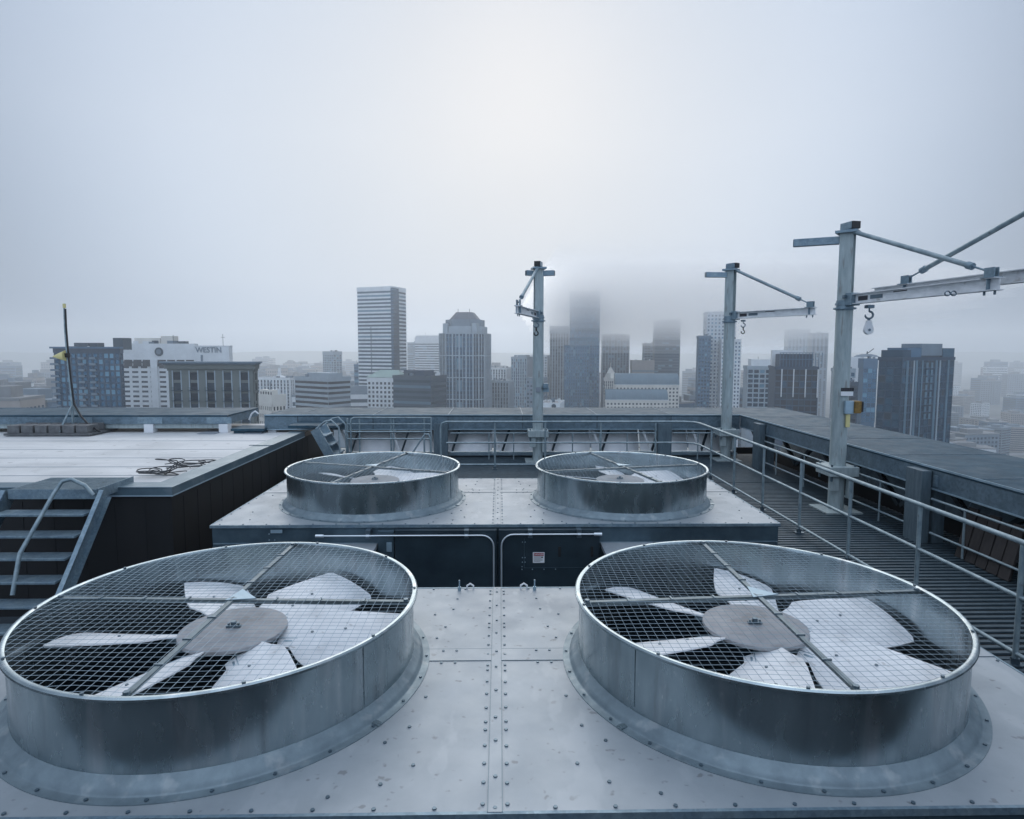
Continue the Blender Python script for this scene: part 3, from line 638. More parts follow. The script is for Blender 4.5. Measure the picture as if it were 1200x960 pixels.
# handrail enclosure at the rear stair
t=thing('stair_handrail','pipe guardrail bay beside the rear stair left of the long handrail','handrail',(0,0,0))
YG=14.2; zt=px(450,489.5,Y=YG).z
def gx(u): return px(u,500,Y=YG).x
MB().tube([(gx(411),YG,ZW),(gx(411),YG,zt-.10),(gx(412),YG,zt-.03),(gx(415),YG,zt),(gx(505),YG,zt),(gx(505),YG,ZW)],.021,8).build('top_rail',M_rail,t,smooth=50)
for v in (497,506,514.5): z=px(450,v,Y=YG).z; MB().tube([(gx(407),YG,z),(gx(505),YG,z)],.017 if v!=497 else .012,8).build('mid_rail',M_rail,t,smooth=50)
for u in (407,421,458,461,497): MB().tube([(gx(u),YG+.02,ZW),(gx(u),YG+.02,zt-.015)],.019,8).build('post',M_rail,t,smooth=50)
p=[px(484,530,Y=YG-.5),px(495,513,Y=YG-.5),px(498,509,Y=YG-.5),px(502,509,Y=YG-.5),px(504.5,514,Y=YG-.5)]; p.append(Vector((p[-1].x,p[-1].y,ZW)))
MB().tube(p,.019,8).build('curved_rail',M_rail,t,smooth=50)
MB().tube([px(497,515,Y=YG-.5),Vector((px(497,515,Y=YG-.5).x,YG-.5,ZW))],.016,8).build('post',M_rail,t)
# rear stair (comes down from the white roof to the walkway)
t=thing('rear_stair','short steel stair descending from the end of the black wall to the walkway','stair',(0,0,0))
for yy in (YG-.55,YG+.05):
    a=px(376,501,Y=yy) if yy<YG else px(391,489,Y=yy); a=px(376,501,Y=yy); a=Vector((-4.02,yy,-1.74)); b=Vector((-3.52,yy,ZW))
    MB().bar(a,b,.05,.20,(1,0,1)).build('stringer',M_galv,t)
    MB().tube([a+Vector((.02,0,.0)),a+Vector((.22,.0,.17)),a+Vector((.36,.0,.20)),Vector((-3.5,yy,-1.70)),Vector((-3.48,yy,ZW))],.02,8).build('handrail',M_rail,t,smooth=50)
for k in range(4):
    z=-1.88-k*.2; x=-3.92+k*.13; MB().box(x-.12,x+.14,YG-.53,YG+.03,z-.025,z).build('tread',M_galv,t)

# ---------------------------------------------------------------- davit cranes
ZJ=.80
def crane(label,x,y,tip,arms,rod_from,H=1.97,zt=.89,box=None,col_rot=-40,hb=.16,stickers=True,over=.12):
    t=thing('jib_crane',label,'jib crane',(x,y,0),0,'grey jib cranes lined up along the roof edge')
    # base plinth and flanged sleeve
    MB().tube([(0,0,ZW),(0,0,-1.98)],.122,24).build('pedestal',M_stain,t,smooth=40)
    b=MB().box(-.24,.24,-.24,.24,-2.06,-1.90).build('flange_box',M_stain,t,bevel=.01)
    for sx in (-1,1):
        for sy_ in (-1,1):
            MB().disc((sx*.19,sy_*.19,-2.14),.022,.075,6).disc((sx*.19,sy_*.19,-1.9),.018,.035,6).build('flange_bolt',M_bolt,b)
    MB().box(-.20,-.06,-.19,-.13,-2.30,-2.07).box(.10,.2,-.16,-.1,-2.42,-2.07).build('gusset',M_stain,t)
    MB().box(-.3,.3,-.3,.3,ZW+.008,ZW+.03).build('base_plate',M_stain,t)
    MB().tube([(0,0,-1.90),(0,0,.64)],.126,28).build('post',M_stain,t,smooth=40)
    u=Matrix.Rotation(R_(col_rot),4,'Z')
    col=MB()
    hw=.10
    col.box(-hw,hw,-hw,-hw+.016,.80,H-.08,u).box(-hw,hw,hw-.016,hw,.80,H-.08,u).box(-.007,.007,-hw+.016,hw-.016,.80,H-.08,u).build('upper_column',M_stain,t)
    MB().tube([(0,0,.64),(0,0,.66),(0,0,.66),(0,0,.685)],[.13,.13,.17,.17],28).tube([(0,0,.73),(0,0,.76)],.145,28).tube([(0,0,.685),(0,0,.80)],.13,28).build('swivel_collar',M_galv,t,smooth=35)
    tip=Vector((tip[0]-x,tip[1]-y,0)); d=tip.normalized(); Lb=tip.length; n=Vector((-d.y,d.x,0))
    zc=zt-hb/2
    j=MB().ibeam(d*.17+Vector((0,0,zc)),tip+Vector((0,0,zc)),.12,hb,.012).build('jib_beam',M_jib,t)
    MB().bar(d*.10+Vector((0,0,zc)),d*.24+Vector((0,0,zc)),.17,.20).build('jib_knuckle',M_galv,t,bevel=.008)
    MB().bar(d*.12+Vector((0,0,zc+.04))-n*.13,d*.12+Vector((0,0,zc+.04))+n*.13,.05,.05).build('hinge_pin',M_bolt,t)
    if stickers:
        for sgn in (-1,1):
            for a,b_,mt,zo,hh in ((.30,.50,M_ink,.0,.07),(.55,.80,M_bolt,.005,.06),(.86,1.05,M_signw,-.005,.06),(1.0,1.25,M_ink,.045,.014)):
                if b_<Lb-.2:
                    MB().bar(d*a+n*sgn*.0066+Vector((0,0,zc+zo)),d*b_+n*sgn*.0066+Vector((0,0,zc+zo)),.0015,hh).build('marking',mt,j)
    # stiffener and tie-rod lug near the tip
    lug=tip-d*over+Vector((0,0,zt))
    MB().bar(lug-d*.07+Vector((0,0,.06))+n*.03,lug+d*.07+Vector((0,0,.06))+n*.03,.012,.13).bar(lug-d*.07+Vector((0,0,.06))-n*.03,lug+d*.07+Vector((0,0,.06))-n*.03,.012,.13).bar(lug-n*.07-d*.0+Vector((0,0,.004)),lug+n*.07+Vector((0,0,.004)),.18,.012).build('tie_lug',M_galv,t)
    for sgn in (-1,1): MB().bar(tip-d*over+n*sgn*.032+Vector((0,0,zc)),tip-d*(over+.012)+n*sgn*.032+Vector((0,0,zc)),.05,hb-.026).build('stiffener',M_galv,t)
    rt=d*.14+Vector((0,0,H-.10)); rb=lug+Vector((0,0,.07)); e=(rb-rt).normalized(); ln=(rb-rt).length
    MB().tube([rt,rt+e*(ln-.32)],.034,12).build('tie_rod',M_rail,t,smooth=40)
    MB().tube([rt+e*(ln-.36),rt+e*(ln-.28)],.048,10).tube([rt+e*(ln-.30),rb],.013,8).build('turnbuckle',M_galv,t,smooth=40)
    # bolts and eye loops under the beam tip
    for s_ in (.06,.20): MB().tube([tip-d*s_+Vector((0,0,zt-hb)),tip-d*s_+Vector((0,0,zt-hb-.05))],.014,6).build('end_stop',M_bolt,t)
    # head
    MB().box(-.16,.16,-.16,.16,H-.10,H-.06,u).build('head_plate',M_galv,t)
    hd=MB().bar(-d*.10+Vector((0,0,H+.01)),d*.16+Vector((0,0,H+.01)),.15,.12)
    hd.build('head_box',M_galv,t,bevel=.008); MB().bar(d*.161+Vector((0,0,H+.01)),d*.185+Vector((0,0,H+.01)),.14,.11).build('head_opening',M_black,t)
    for a in arms:
        a=Vector(a); s_=a.normalized()*.12; z=H-.20
        MB().bar(s_+Vector((0,0,z)),a+Vector((0,0,z)),.11,.12).build('stub_arm',M_galv,t,bevel=.004)
        MB().bar(a+Vector((0,0,z)),a+a.normalized()*.006+Vector((0,0,z)),.09,.10).build('arm_opening',M_fascia,t)
    if box: box(t)
    return t
def hook(label,x,y,z,kind,sc_=1):
    t=thing('hook_block',label,'crane hook',(x,y,z),0,'hooks hanging from the jib beams'); s=sc_
    MB().box(-.05*s,.05*s,-.05*s,.05*s,-.05*s,0).tube([(0,0,-.05*s),(0,0,-.10*s)],.012*s,8).build('trolley',M_bolt,t)
    pts=[(.0+.062*s*math.sin(a),0,-.155*s+.055*s*math.cos(a)) for a in [R_(k) for k in range(0,300,20)]]
    MB().tube(pts,[.016*s]*(len(pts)-3)+[.014*s,.011*s,.006*s],8).build('hook',M_bolt,t,smooth=50)
    if kind=='sheave':
        MB().tube([(0,0,-.20*s),(0,0,-.26*s)],.022*s,8).build('shackle',M_bolt,t)
        m=Matrix.Rotation(PI/2,4,'X')
        poly=[(-.035,-.27),(-.035,-.24),(.035,-.24),(.035,-.27)]+[(.072*math.cos(R_(a)),-.385+.072*math.sin(R_(a))) for a in range(20,-201,-20)]
        MB().prism([(p*s,q*s) for p,q in poly],-.03*s,.03*s,m).build('block',M_signw,t,bevel=.004)
        MB().tube([(0,-.04*s,-.385*s),(0,.04*s,-.385*s)],.02*s,8).build('pin',M_bolt,t)
    else:
        MB().tube([(0,0,-.20*s),(.01*s,0,-.30*s)],.018*s,8).build('chain',M_black,t)
        pts=[(.0+.05*s*math.sin(a),0,-.35*s+.05*s*math.cos(a)) for a in [R_(k) for k in range(20,320,25)]]
        MB().tube(pts,.015*s,8).build('lower_hook',M_black,t,smooth=50)
    return t
def ctrl(t):
    MB().box(-.02,.12,-.20,-.145,-1.03,-.82).build('switch_box',M_galvl,t,bevel=.005)
    MB().box(.121,.23,-.23,-.10,-1.02,-.82).build('control_box',M_yellow,t,bevel=.012); MB().box(.251,.275,-.2,-.12,-1.0,-.83).build('box_gland',M_wood,t)
    MB().box(.02,.08,-.175,-.145,-1.25,-1.04).build('conduit_drop',M_pyel,t); MB().box(-.08,.12,-.158,-.147,-.74,-.64).build('notice_plate',M_signw,t)
    for k in range(5): MB().box(-.07+k*.036,-.045+k*.036,-.161,-.1585,-.655,-.62).build('notice_letter',M_ink,t)
    MB().box(-.085,.125,-.1595,-.1585,-.668,-.61).build('notice_band',M_black,t)
def ctrl1(t):
    MB().box(.12,.24,-.10,-.02,-.92,-.80).box(.10,.16,-.17,-.12,-.90,-.84).build('bracket',M_galv,t,bevel=.004)
    MB().box(.12,.26,-.03,.05,-1.0,-.90).build('outlet_box',M_galvl,t,bevel=.004); MB().box(-.06,.05,-.158,-.147,-1.0,-.88).build('label_plate',M_mat,t)
crane('jib crane in the middle with its jib swung toward the camera',.92,14.85,(.36,12.85),[(-.30,-.12,0),(.36,-.12,0)],None,box=ctrl1,col_rot=8)
crane('jib crane at the corner of the two parapets with its white jib pointing right',5.50,15.0,(6.58,13.05),[(-.62,-.05,0)],None)
CR3=crane('nearest jib crane, tallest in view, with yellow control box on its post',5.62,10.2,(6.08,7.60),[(-.72,.35,0)],None,box=ctrl)
crane('jib crane beyond the right frame edge whose jib tip crosses behind the nearest crane',6.62,5.9,(5.95,9.95),[(-.6,-.1,0)],None,H=2.3,zt=.98,over=.62)
p=px(628,376,Y=14.4); hook('black double hook hanging from the middle crane close to its post',p.x,14.3,.70,'chain',.95)
p=px(871,376,Y=14.7); hook('small black hook hanging from the corner crane jib near its post',p.x,14.7,.70,'chain',.8)
p=px(1019,358,Y=9.75); hook('large hook with round sheave block hanging from the nearest crane',p.x,9.75,.70,'sheave',1.0)
q=px(1112,344,Y=8.05)
for k in (-.02,.06): MB().tube([(q.x-5.62+k*1.0+.035*math.sin(R_(a)),q.y-10.2,q.z+.03*math.cos(R_(a))) for a in range(0,361,30)],.008,6).build('eye_loop',M_bolt,CR3)

# ================================================================ CITY
ZG=-130
def bmat(name,c,rough=.75,var=.10,scale=.12,metal=0): return mat(name,c,rough,metal,var=var,scale=scale)
C_white=bmat('pale_concrete',(.62,.65,.665)); C_cream=bmat('cream_stone',(.62,.60,.55)); C_tan=bmat('tan_concrete',(.30,.27,.25)); C_grey=bmat('grey_stucco',(.13,.15,.145))
C_gfr=bmat('stone_grid',(.28,.34,.385)); C_mid=bmat('mid_grey_panel',(.14,.19,.235)); C_dk=bmat('dark_grey_panel',(.032,.055,.075)); C_blue=bmat('blue_grey_panel',(.045,.12,.20)); C_dkb=bmat('dark_blue_metal',(.013,.042,.078))
C_roofg=bmat('green_copper_roof',(.25,.34,.31)); C_roofd=bmat('dark_slate_roof',(.10,.10,.12)); C_roofb=bmat('blue_metal_roof',(.11,.17,.21)); C_roof=bmat('flat_roof_gravel',(.18,.19,.2),scale=.3)
def gl(n,c,r=.12,metal=0,spec=.35): return mat(n,c,r,metal,var=.15,scale=.05,spec=spec)
GL_d=[gl('dark_glass',(.006,.012,.02)),gl('dark_glass_shade',(.02,.035,.05)),gl('window_with_blind',(.10,.12,.14),.4)]
GL_b=[gl('blue_glass',(.026,.115,.19),.22,.8),gl('blue_glass_deep',(.014,.07,.125),.22,.8),gl('pale_blue_glass',(.12,.27,.37),.3,.6)]
GL_s=[gl('slate_glass',(.025,.075,.12),.22,.7),gl('slate_glass_deep',(.015,.05,.085),.22,.7),gl('slate_glass_pale',(.10,.19,.26),.3,.5)]
pane_cache={}
def pane(w_,h_,m):
    k=(round(w_,2),round(h_,2),m.name)
    if k not in pane_cache: pane_cache[k]=MB().box(-w_/2,w_/2,-.05,.05,-h_/2,h_/2).mesh('window_pane',m)
    return pane_cache[k]
nwin=0
def solve(xl,xm,xr,D,th):
    kc=(xm-585)/FPX; C=Vector((kc*D,D)); uL=Vector((-math.cos(th),math.sin(th))); uR=Vector((math.sin(th),math.cos(th)))
    def ln(k,u): return (k*C.y-C.x)/(u.x-k*u.y)
    return C,abs(ln((xl-585)/FPX,uL)),abs(ln((xr-585)/FPX,uR))
def zof(y,D): return (410-y)/FPX*D
def facade(t,org,u,nrm,width,z0,z1,fh,nb,wf,hf,mwall,glass,rnd,budget,style='grid',pier_out=.25,names=('window','pier')):
    """walls built of floor slabs and piers standing in front of recessed panes; org,u,nrm in the thing's own axes"""
    global nwin
    nf=max(1,int(round((z1-z0)/fh))); fh=(z1-z0)/nf; bw=width/nb; mb=MB()
    def P(s,o,z): return Vector((org.x+u.x*s+nrm.x*o,org.y+u.y*s+nrm.y*o,z))
    def slab(s0,s1,za,zb,o0,o1):
        v=[P(s,o,z) for s in (s0,s1) for o in (o0,o1) for z in (za,zb)]
        mb.add(v,[(0,1,3,2),(4,6,7,5),(0,4,5,1),(2,3,7,6),(0,2,6,4),(1,5,7,3)])
    po=pier_out
    if style!='fins':
        for i in range(nf+1):
            zc=z0+i*fh; h=fh*(1-hf)/2
            slab(0,width,max(z0-h,zc-h),min(z1,zc+h),0,po)
    else:
        for i in range(nf+1):
            zc=z0+i*fh; slab(0,width,zc-.25,min(z1,zc+.25),0,.08)
    if style in('grid','fins'):
        for i in range(nb+1):
            c=i*bw; h=bw*(1-wf)/2; slab(max(0,c-h),min(width,c+h),z0,z1,0,po+(.06 if style=='grid' else .5))
    mb.build('facade_frame',mwall,t)
    ang=math.atan2(u.y,u.x); cells=[]
    nbp=nb if style!='band' else max(1,nb)
    bwp=width/nbp
    for i in range(nf-1,-1,-1):
        for k in range(nbp): cells.append((k,i))
    rest={}
    for (k,i) in cells:
        m=glass[0] if rnd.random()<.6 else (glass[1] if rnd.random()<.6 else glass[2])
        w_=bwp*wf if style!='band' else bwp*.985; h_=fh*hf if style!='fins' else fh-.5
        c=P((k+.5)*bwp,.06,z0+(i+.5)*fh)
        if budget[0]>0:
            o=link('window',pane(w_,h_,m),t); o.location=c; o.rotation_euler=(0,0,ang); budget[0]-=1; nwin+=1
        else:
            r=rest.setdefault(m.name,(m,MB()))[1]; mm=Matrix.Translation(c)@Matrix.Rotation(ang,4,'Z'); r.box(-w_/2,w_/2,-.05,.05,-h_/2,h_/2,mm)
    for m,r in rest.values(): r.build('window',m,t,kind='stuff')
def tower(name,label,xl,xm,xr,ytop,D,th,fh=3.6,bay=4,wf=.7,hf=.6,style='grid',mw=None,gs=None,ybot=485,budget=60,cat='building',roof=True,ph=None,phm=None,group=None,top_band=1.5,seed=None,bayR=None,styleR=None,pier_out=.25,mroof=None,glassR=None,solid=False):
    th=R_(th); C,wL,dR=solve(xl,xm,xr,D,th); z1=zof(ytop,D); z0=zof(ybot,D)-6
    rnd=random.Random(seed if seed is not None else int(xl*7+ytop))
    t=thing(name,label,cat,(C.x,C.y,ZG),-th,group)
    Z=lambda z:z-ZG
    MB().box(-wL,0,0,dR,0,Z(z1-.01)).build('wall',mw if solid else mw,t) if solid else MB().box(-wL+.02,-.02,.02,dR-.02,0,Z(z1)-.05).build('wall',mw,t)
    b=[budget]
    if not solid:
        nbL=max(1,round(wL/bay)); nbR=max(1,round(dR/(bayR or bay)))
        facade(t,Vector((-wL,0)),Vector((1,0)),Vector((0,-1)),wL,Z(z0),Z(z1-top_band),fh,nbL,wf,hf,mw,gs,rnd,b,style,pier_out)
        facade(t,Vector((0,0)),Vector((0,1)),Vector((1,0)),dR,Z(z0),Z(z1-top_band),fh,nbR,wf,hf,mw,glassR or gs,rnd,b,styleR or style,pier_out)
        MB().box(-wL-.35,.35,-.35,.02,Z(z1-top_band),Z(z1+.6)).box(.02,.35,.021,dR+.3,Z(z1-top_band),Z(z1+.6)).box(-wL-.35,-wL+.02,.021,dR+.3,Z(z1-top_band),Z(z1+.6)).box(-wL+.021,.019,dR-.02,dR+.3,Z(z1-top_band),Z(z1+.6)).build('parapet',mw,t)
        MB().box(-wL+.02,-.02,.02,dR-.02,Z(z1)-.049,Z(z1)+.1).build('roof',mroof or C_roof,t)
    if not solid and ytop>378:
        for _k in range(rnd.randint(3,6)):
            ax=rnd.uniform(.08,.85)*wL; ay=rnd.uniform(.05,.8)*dR; s_=rnd.uniform(.03,.09)*wL+.5; hh=rnd.uniform(.8,2.2)
            MB().box(-ax-s_/2,-ax+s_/2,ay,ay+s_,Z(z1)+.1,Z(z1)+.6+hh).build('rooftop_unit',[C_mid,C_white,C_dk][_k%3],t)
        if rnd.random()<.5:
            ax=rnd.uniform(.2,.8)*wL; MB().tube([(-ax,dR*.4,Z(z1)),(-ax,dR*.4,Z(z1)+rnd.uniform(4,8))],.14,5).build('mast',C_dk,t)
    for q in (ph or []):   # fractions of plan, height
        fx0,fx1,fy0,fy1,h=q[:5]; m=q[5] if len(q)>5 else (phm or mw)
        MB().box(-wL*(1-fx0),-wL*(1-fx1),dR*fy0,dR*fy1,Z(z1)+.1,Z(z1)+h).build('rooftop_plant_room',m,t)
    return t,wL,dR,Z(z1)
CITY=True
if CITY:
    # ---- left group
    t,wL,dR,zt_=tower('apartment_block','dark blue glass apartment block with balconies at far left beside the pale hotel',72,147,150,411,330,6,3.1,3.0,.72,.72,'grid',C_dkb,GL_b,budget=100,top_band=1.6,phm=C_dk)
    MB().box(-wL-1.5,.5,-1.2,dR,zt_+.6,zt_+1.5).build('roof_slab',C_blue,t)
    for i in range(12):
        MB().box(-wL-1.6,-wL+3,-1.3,0,zt_-5-i*3.1,zt_-4.8-i*3.1).box(-wL-1.6,-wL+3,-1.3,-1.22,zt_-4.8-i*3.1,zt_-3.9-i*3.1).build('balcony',C_mid,t)
        for bx_ in (.45,.62): MB().box(-wL*bx_,-wL*bx_+3.4,-1.1,0,zt_-5-i*3.1,zt_-4.85-i*3.1).box(-wL*bx_,-wL*bx_+3.4,-1.1,-1.03,zt_-4.84-i*3.1,zt_-3.9-i*3.1).build('balcony',C_mid,t)
    MB().box(-wL*.78,-wL*.42,4,9,zt_,zt_+3.6).build('rooftop_plant_room',C_dk,t); MB().box(-wL*.20,-2,5,12,zt_,zt_+6.2).build('rooftop_plant_room',C_dk,t)
    # hotel with sign
    t,wL,dR,zt_=tower('hotel_block','pale concrete hotel with rows of strip windows, roof lettering and round emblem',148,232,236,405,380,5,3.02,5.9,.70,.42,'grid',C_white,GL_d,budget=100,top_band=9.2,seed=5)
    n=14.5; 
    cx_=-wL+wL*.46
    MB().box(cx_-2.1,cx_+2.1,-1.3,-.32,zt_-60,zt_-9).build('pier',C_white,t)
    for k in range(7):
        x=-wL+2.2+k*5.85+(0 if k<3 else 3.6)
        if x+4.6<0: MB().add([(x,-.40,zt_-9.1),(x+4.9,-.40,zt_-9.1),(x+4.9,-1.0,zt_-13.0),(x,-1.0,zt_-13.0),(x,.0,zt_-9.1),(x+4.9,0,zt_-9.1),(x+4.9,-.3,zt_-13.0),(x,-.3,zt_-13.0)],[(0,1,2,3),(7,6,5,4),(0,4,5,1),(1,5,6,2),(2,6,7,3),(3,7,4,0)]).build('awning_window',GL_d[0],t)
    MB().tube([(cx_+3.2,-.36,zt_-4.3),(cx_+3.2,-.75,zt_-4.3)],2.6,24).build('emblem_disc',C_dk,t)
    MB().tube([(cx_+3.2,-.76,zt_-4.3),(cx_+3.2,-.9,zt_-4.3)],1.5,24).build('emblem_centre',C_mid,t)
    MB().box(-wL*.85,-wL*.50,3,10,zt_+.1,zt_+4.0).box(-wL*.5+.01,-wL*.34,4,10,zt_+.1,zt_+5.2).build('rooftop_plant_room',C_cream,t)
    th=R_(5); C2,w2,d2=solve(232,272,276,374,th); z2=zof(407,374)
    t2=thing('hotel_wing','blank pale concrete hotel wing carrying dark rooftop lettering',"building",(C2.x,C2.y,ZG),-th)
    MB().box(-w2,0,0,d2,0,z2-ZG).build('wall',C_white,t2); MB().box(-w2-.2,.2,-.2,d2,z2-ZG,z2-ZG+.5).build('parapet',C_white,t2)
    text('sign_lettering','WESTIN',4.4,(-w2+9.0,-.25,z2-ZG-2.2),(PI/2,0,0),C_mid,t2,.12,sx=1.0,bold=.012)
    MB().box(-w2+4.0,-w2+5.2,-.3,-.02,z2-ZG-10,z2-ZG-5).build('wall_stain_panel',C_mid,t2)
    MB().tube([(-5.6,4,z2-ZG),(-5.6,4,z2-ZG+7.3)],.13,6).tube([(-6.8,4,z2-ZG+5.4),(-4.4,4,z2-ZG+5.4)],.1,6).build('antenna',C_dk,t2)
    # grey green apartment house
    t,wL,dR,zt_=tower('apartment_house','grey green apartment house with overhanging flat roof and small balconies below the hotel',202,299,303,433,185,3,3.05,5.0,.42,.72,'grid',C_grey,GL_d,budget=100,top_band=.6,seed=9)
    MB().box(-wL-.9,.9,-.9,dR,zt_+.0,zt_+1.7).build('frieze',C_grey,t)
    MB().prism([(-wL-1.8,-1.9),(1.8,-1.9),(1.8,dR),(-wL-1.8,dR)],zt_+1.7,zt_+2.15).build('roof_overhang',C_mid,t)
    MB().box(-wL-1.3,1.3,-1.3,dR,zt_+1.3,zt_+1.69).build('cornice',C_mid,t)
    nb=round(wL/5.0)
    for k in range(nb):
        xx=-wL+(k+.5)*wL/nb
        for i in range(1,6):
            zz=zt_-.6-(i+1)*3.05+.25
            m=MB().box(xx-1.5,xx+1.5,-1.2,-.3,zz,zz+.14).box(xx-1.5,xx+1.5,-1.2,-1.15,zz+.95,zz+1.02)
            for q in range(9): m.box(xx-1.48+q*.365,xx-1.43+q*.365,-1.19,-1.15,zz+.14,zz+.95)
            m.build('balcony',C_dk,t)
        for sx in (-1.28,1.28): MB().box(xx+sx-.16,xx+sx+.16,-.42,-.3,zt_-18,zt_-.5).build('window_trim',C_gfr,t)
    # small cream rooftop with arches, 303-335
    t,wL,dR,zt_=tower('cream_hall','small cream stone rooftop pavilion with round arched openings behind the left parapet',303,320,335,465,250,40,3.2,1.35,.5,.5,'grid',C_cream,GL_d,budget=20,top_band=3.4,seed=3)
    t3=MB().box(-wL*.9,-wL*.05,.5,dR*.5,zt_+.05,zt_+2.4).build('attic',C_cream,t)
    for k in range(5):
        a=-wL*.85+k*wL*.17; MB().prism([(a,zt_+.4),(a+.7,zt_+.4),(a+.7,zt_+1.4),(a+.35,zt_+1.8),(a,zt_+1.4)],-.5,-.44,Matrix.Rotation(PI/2,4,'X')).build('arched_opening',GL_d[0],t)
    # band office
    tower('office_block','wide mid grey office block with dark strip windows left of the tall tower',347,385,411,444,450,36,3.7,60,.98,.5,'band',C_gfr,GL_d,budget=80,ph=[(.25,.9,.2,.8,3.6)],seed=11)
    tower('apartment_tower','cream and blue striped apartment block with vertical window strips behind the cream pavilion',303,341,348,444,600,12,3.2,3.4,.55,.7,'fins',C_white,GL_s,budget=40)
    tower('apartment_tower','small hazy blue tower with pale fins standing alone behind the mid grey office block',380,392,402,413,900,40,3.4,4.5,.6,.6,'grid',C_gfr,GL_b,budget=60,top_band=4)
    t,wL,dR,zt_=tower('apartment_tower','pale block with a white domed top far behind the office blocks',300,338,345,447,680,15,3.2,4,.6,.6,'grid',C_white,GL_s,budget=20)
    MB().lathe([(9,0),(8,3),(5,5),(1,6)],20,(-wL*.3,dR*.4,zt_)).tube([(-wL*.3,dR*.4,zt_+5),(-wL*.3,dR*.4,zt_+14)],[2.2,1.4],8).build('dome',C_white,t,smooth=50)
    # tall tower A (its top is inside the cloud)
    t,wL,dR,zt_=tower('tall_office_tower','tall slab tower with white and dark horizontal bands, its top lost in cloud',421,461,477,338,640,22,3.75,60,.98,.52,'band',C_white,GL_s,budget=90,top_band=3,seed=1)
    MB().box(-.6,2.2,-1.6,5.5,0,zt_-1).box(.0,1.4,5.5,11,0,zt_-1).build('corner_glass',GL_b[1],t)
    for k in range(60):
        z=zt_-3-k*3.75
        if z>0: MB().box(-.7,2.25,-1.68,5.55,z,z+.3).build('corner_band',C_blue,t) if k<44 else None
    MB().box(-wL*.62,-wL*.60,-.5,-.3,0,zt_-40).build('vertical_joint',C_dk,t)
    tower('office_block','narrow dark blue slab squeezed against the left side of the banded tall tower',416,421,424,428,700,20,3.7,4,.7,.6,'band',C_blue,GL_b,budget=20)
    # cream block with hipped green roof
    t,wL,dR,zt_=tower('office_block','cream grid fronted block with hipped pale green roof in front of the banded tower',431,468,478,444,480,14,3.3,3.1,.55,.55,'grid',C_white,GL_d,budget=100,top_band=2.2,seed=13)
    e=.8; MB().add([(-wL-e,-e,zt_+.7),(e,-e,zt_+.7),(e,dR+e,zt_+.7),(-wL-e,dR+e,zt_+.7),(-wL*.72,dR*.45,zt_+6.2),(-wL*.12,dR*.45,zt_+6.2)],[(0,1,5,4),(1,2,5),(2,3,4,5),(3,0,4),(3,2,1,0)]).build('hipped_roof',C_roofg,t)
    tower('office_block','dark charcoal strip windowed office block in front of the pale tower pair',461,505,523,442,430,25,3.7,60,.98,.5,'band',C_dk,GL_s,budget=80,ph=[(.2,.75,.2,.8,4.2)],phm=C_dkb,seed=21)
    tower('office_tower','pale hazy slab with white top between banded tower and hipped roof tower',487,514,520,396,1000,14,3.8,7,.7,.5,'band',C_white,GL_s,budget=80,ph=[(.0,.95,.1,.9,3)],top_band=9)
    tower('office_tower','faint pale block half hidden beside the banded tower, farther than its neighbour',478,488,492,402,1250,20,3.8,7,.7,.5,'band',C_gfr,GL_s,budget=10)
    # tower B: stepped with hipped roof
    D=560; th=R_(38)
    def frus(cx,cy,w0,w1,z0,z1,ch=.25):
        def ring(w_,z): c=w_*ch; h=w_/2; return [(cx-h+c,cy-h,z),(cx+h-c,cy-h,z),(cx+h,cy-h+c,z),(cx+h,cy+h-c,z),(cx+h-c,cy+h,z),(cx-h+c,cy+h,z),(cx-h,cy+h-c,z),(cx-h,cy-h+c,z)]
        return MB().add(ring(w0,z0)+ring(w1,z1),[tuple(range(7,-1,-1)),tuple(range(8,16))]+[(i,(i+1)%8,8+(i+1)%8,8+i) for i in range(8)])
    cxx=(545.5-585)/FPX*(D+18)
    t=thing('office_tower','blue glass office tower with stepped shoulders and dark hipped crown','building',(cxx,D+18,ZG),-R_(12))
    zt_=[zof(y,D)-ZG for y in (366,375,383,391,480)]
    W=41.5
    frus(0,0,W-1,W-1,0,zt_[3],.2).build('wall',GL_b[1],t)
    frus(0,0,W*.88,W*.88,zt_[3],zt_[2],.22).build('shoulder',C_gfr,t); frus(0,0,W*.78,W*.78,zt_[2],zt_[1],.24).build('attic',C_mid,t); frus(0,0,W*.62,W*.36,zt_[1],zt_[0],.2).build('hipped_crown',C_roofd,t)
    for s in (-.13,.13): MB().tube([(s*W,-W*.12,zt_[0]),(s*W,-W*.12,zt_[0]+3)],.25,5).build('finial',C_dk,t)
    k=0; z=zt_[3]
    while z>zt_[4]-14:
        big=(k%5==0)
        frus(0,0,W+(.6 if big else .15),W+(.6 if big else .15),z-(.85 if big else .35),z,.2).build('floor_band',C_gfr if big else C_blue,t); z-=3.9; k+=1
    for face in range(8):
        # mullions on straight and chamfered faces
        a=face*PI/4
        flat=face%2==0
        half=W/2; L_=W*.6 if flat else W*.2*math.sqrt(2); dist=half if flat else (half*2-W*.2)/math.sqrt(2)
        n=8 if flat else 4
        mb=MB()
        for i in range(n+1):
            s=-L_/2+L_*i/n; ww=.55 if i%2==0 else .22
            m=Matrix.Rotation(a,4,'Z'); mb.box(s-ww,s+ww,-dist-.45,-dist+.3,zt_[4]-14,zt_[3]-(.0 if i%2 else 0),m)
        mb.build('mullions',C_gfr,t)
        for i in range(n):
            for kk in range(4):
                s=-L_/2+L_*(i+.5)/n; z=zt_[3]-3.9*(kk*5+1.2)
                if flat and i in (3,4): MB().box(s-.9,s+.9,-dist-.30,-dist-.1,z-8,z+2,Matrix.Rotation(a,4,'Z')).build('window',GL_s[2],t)
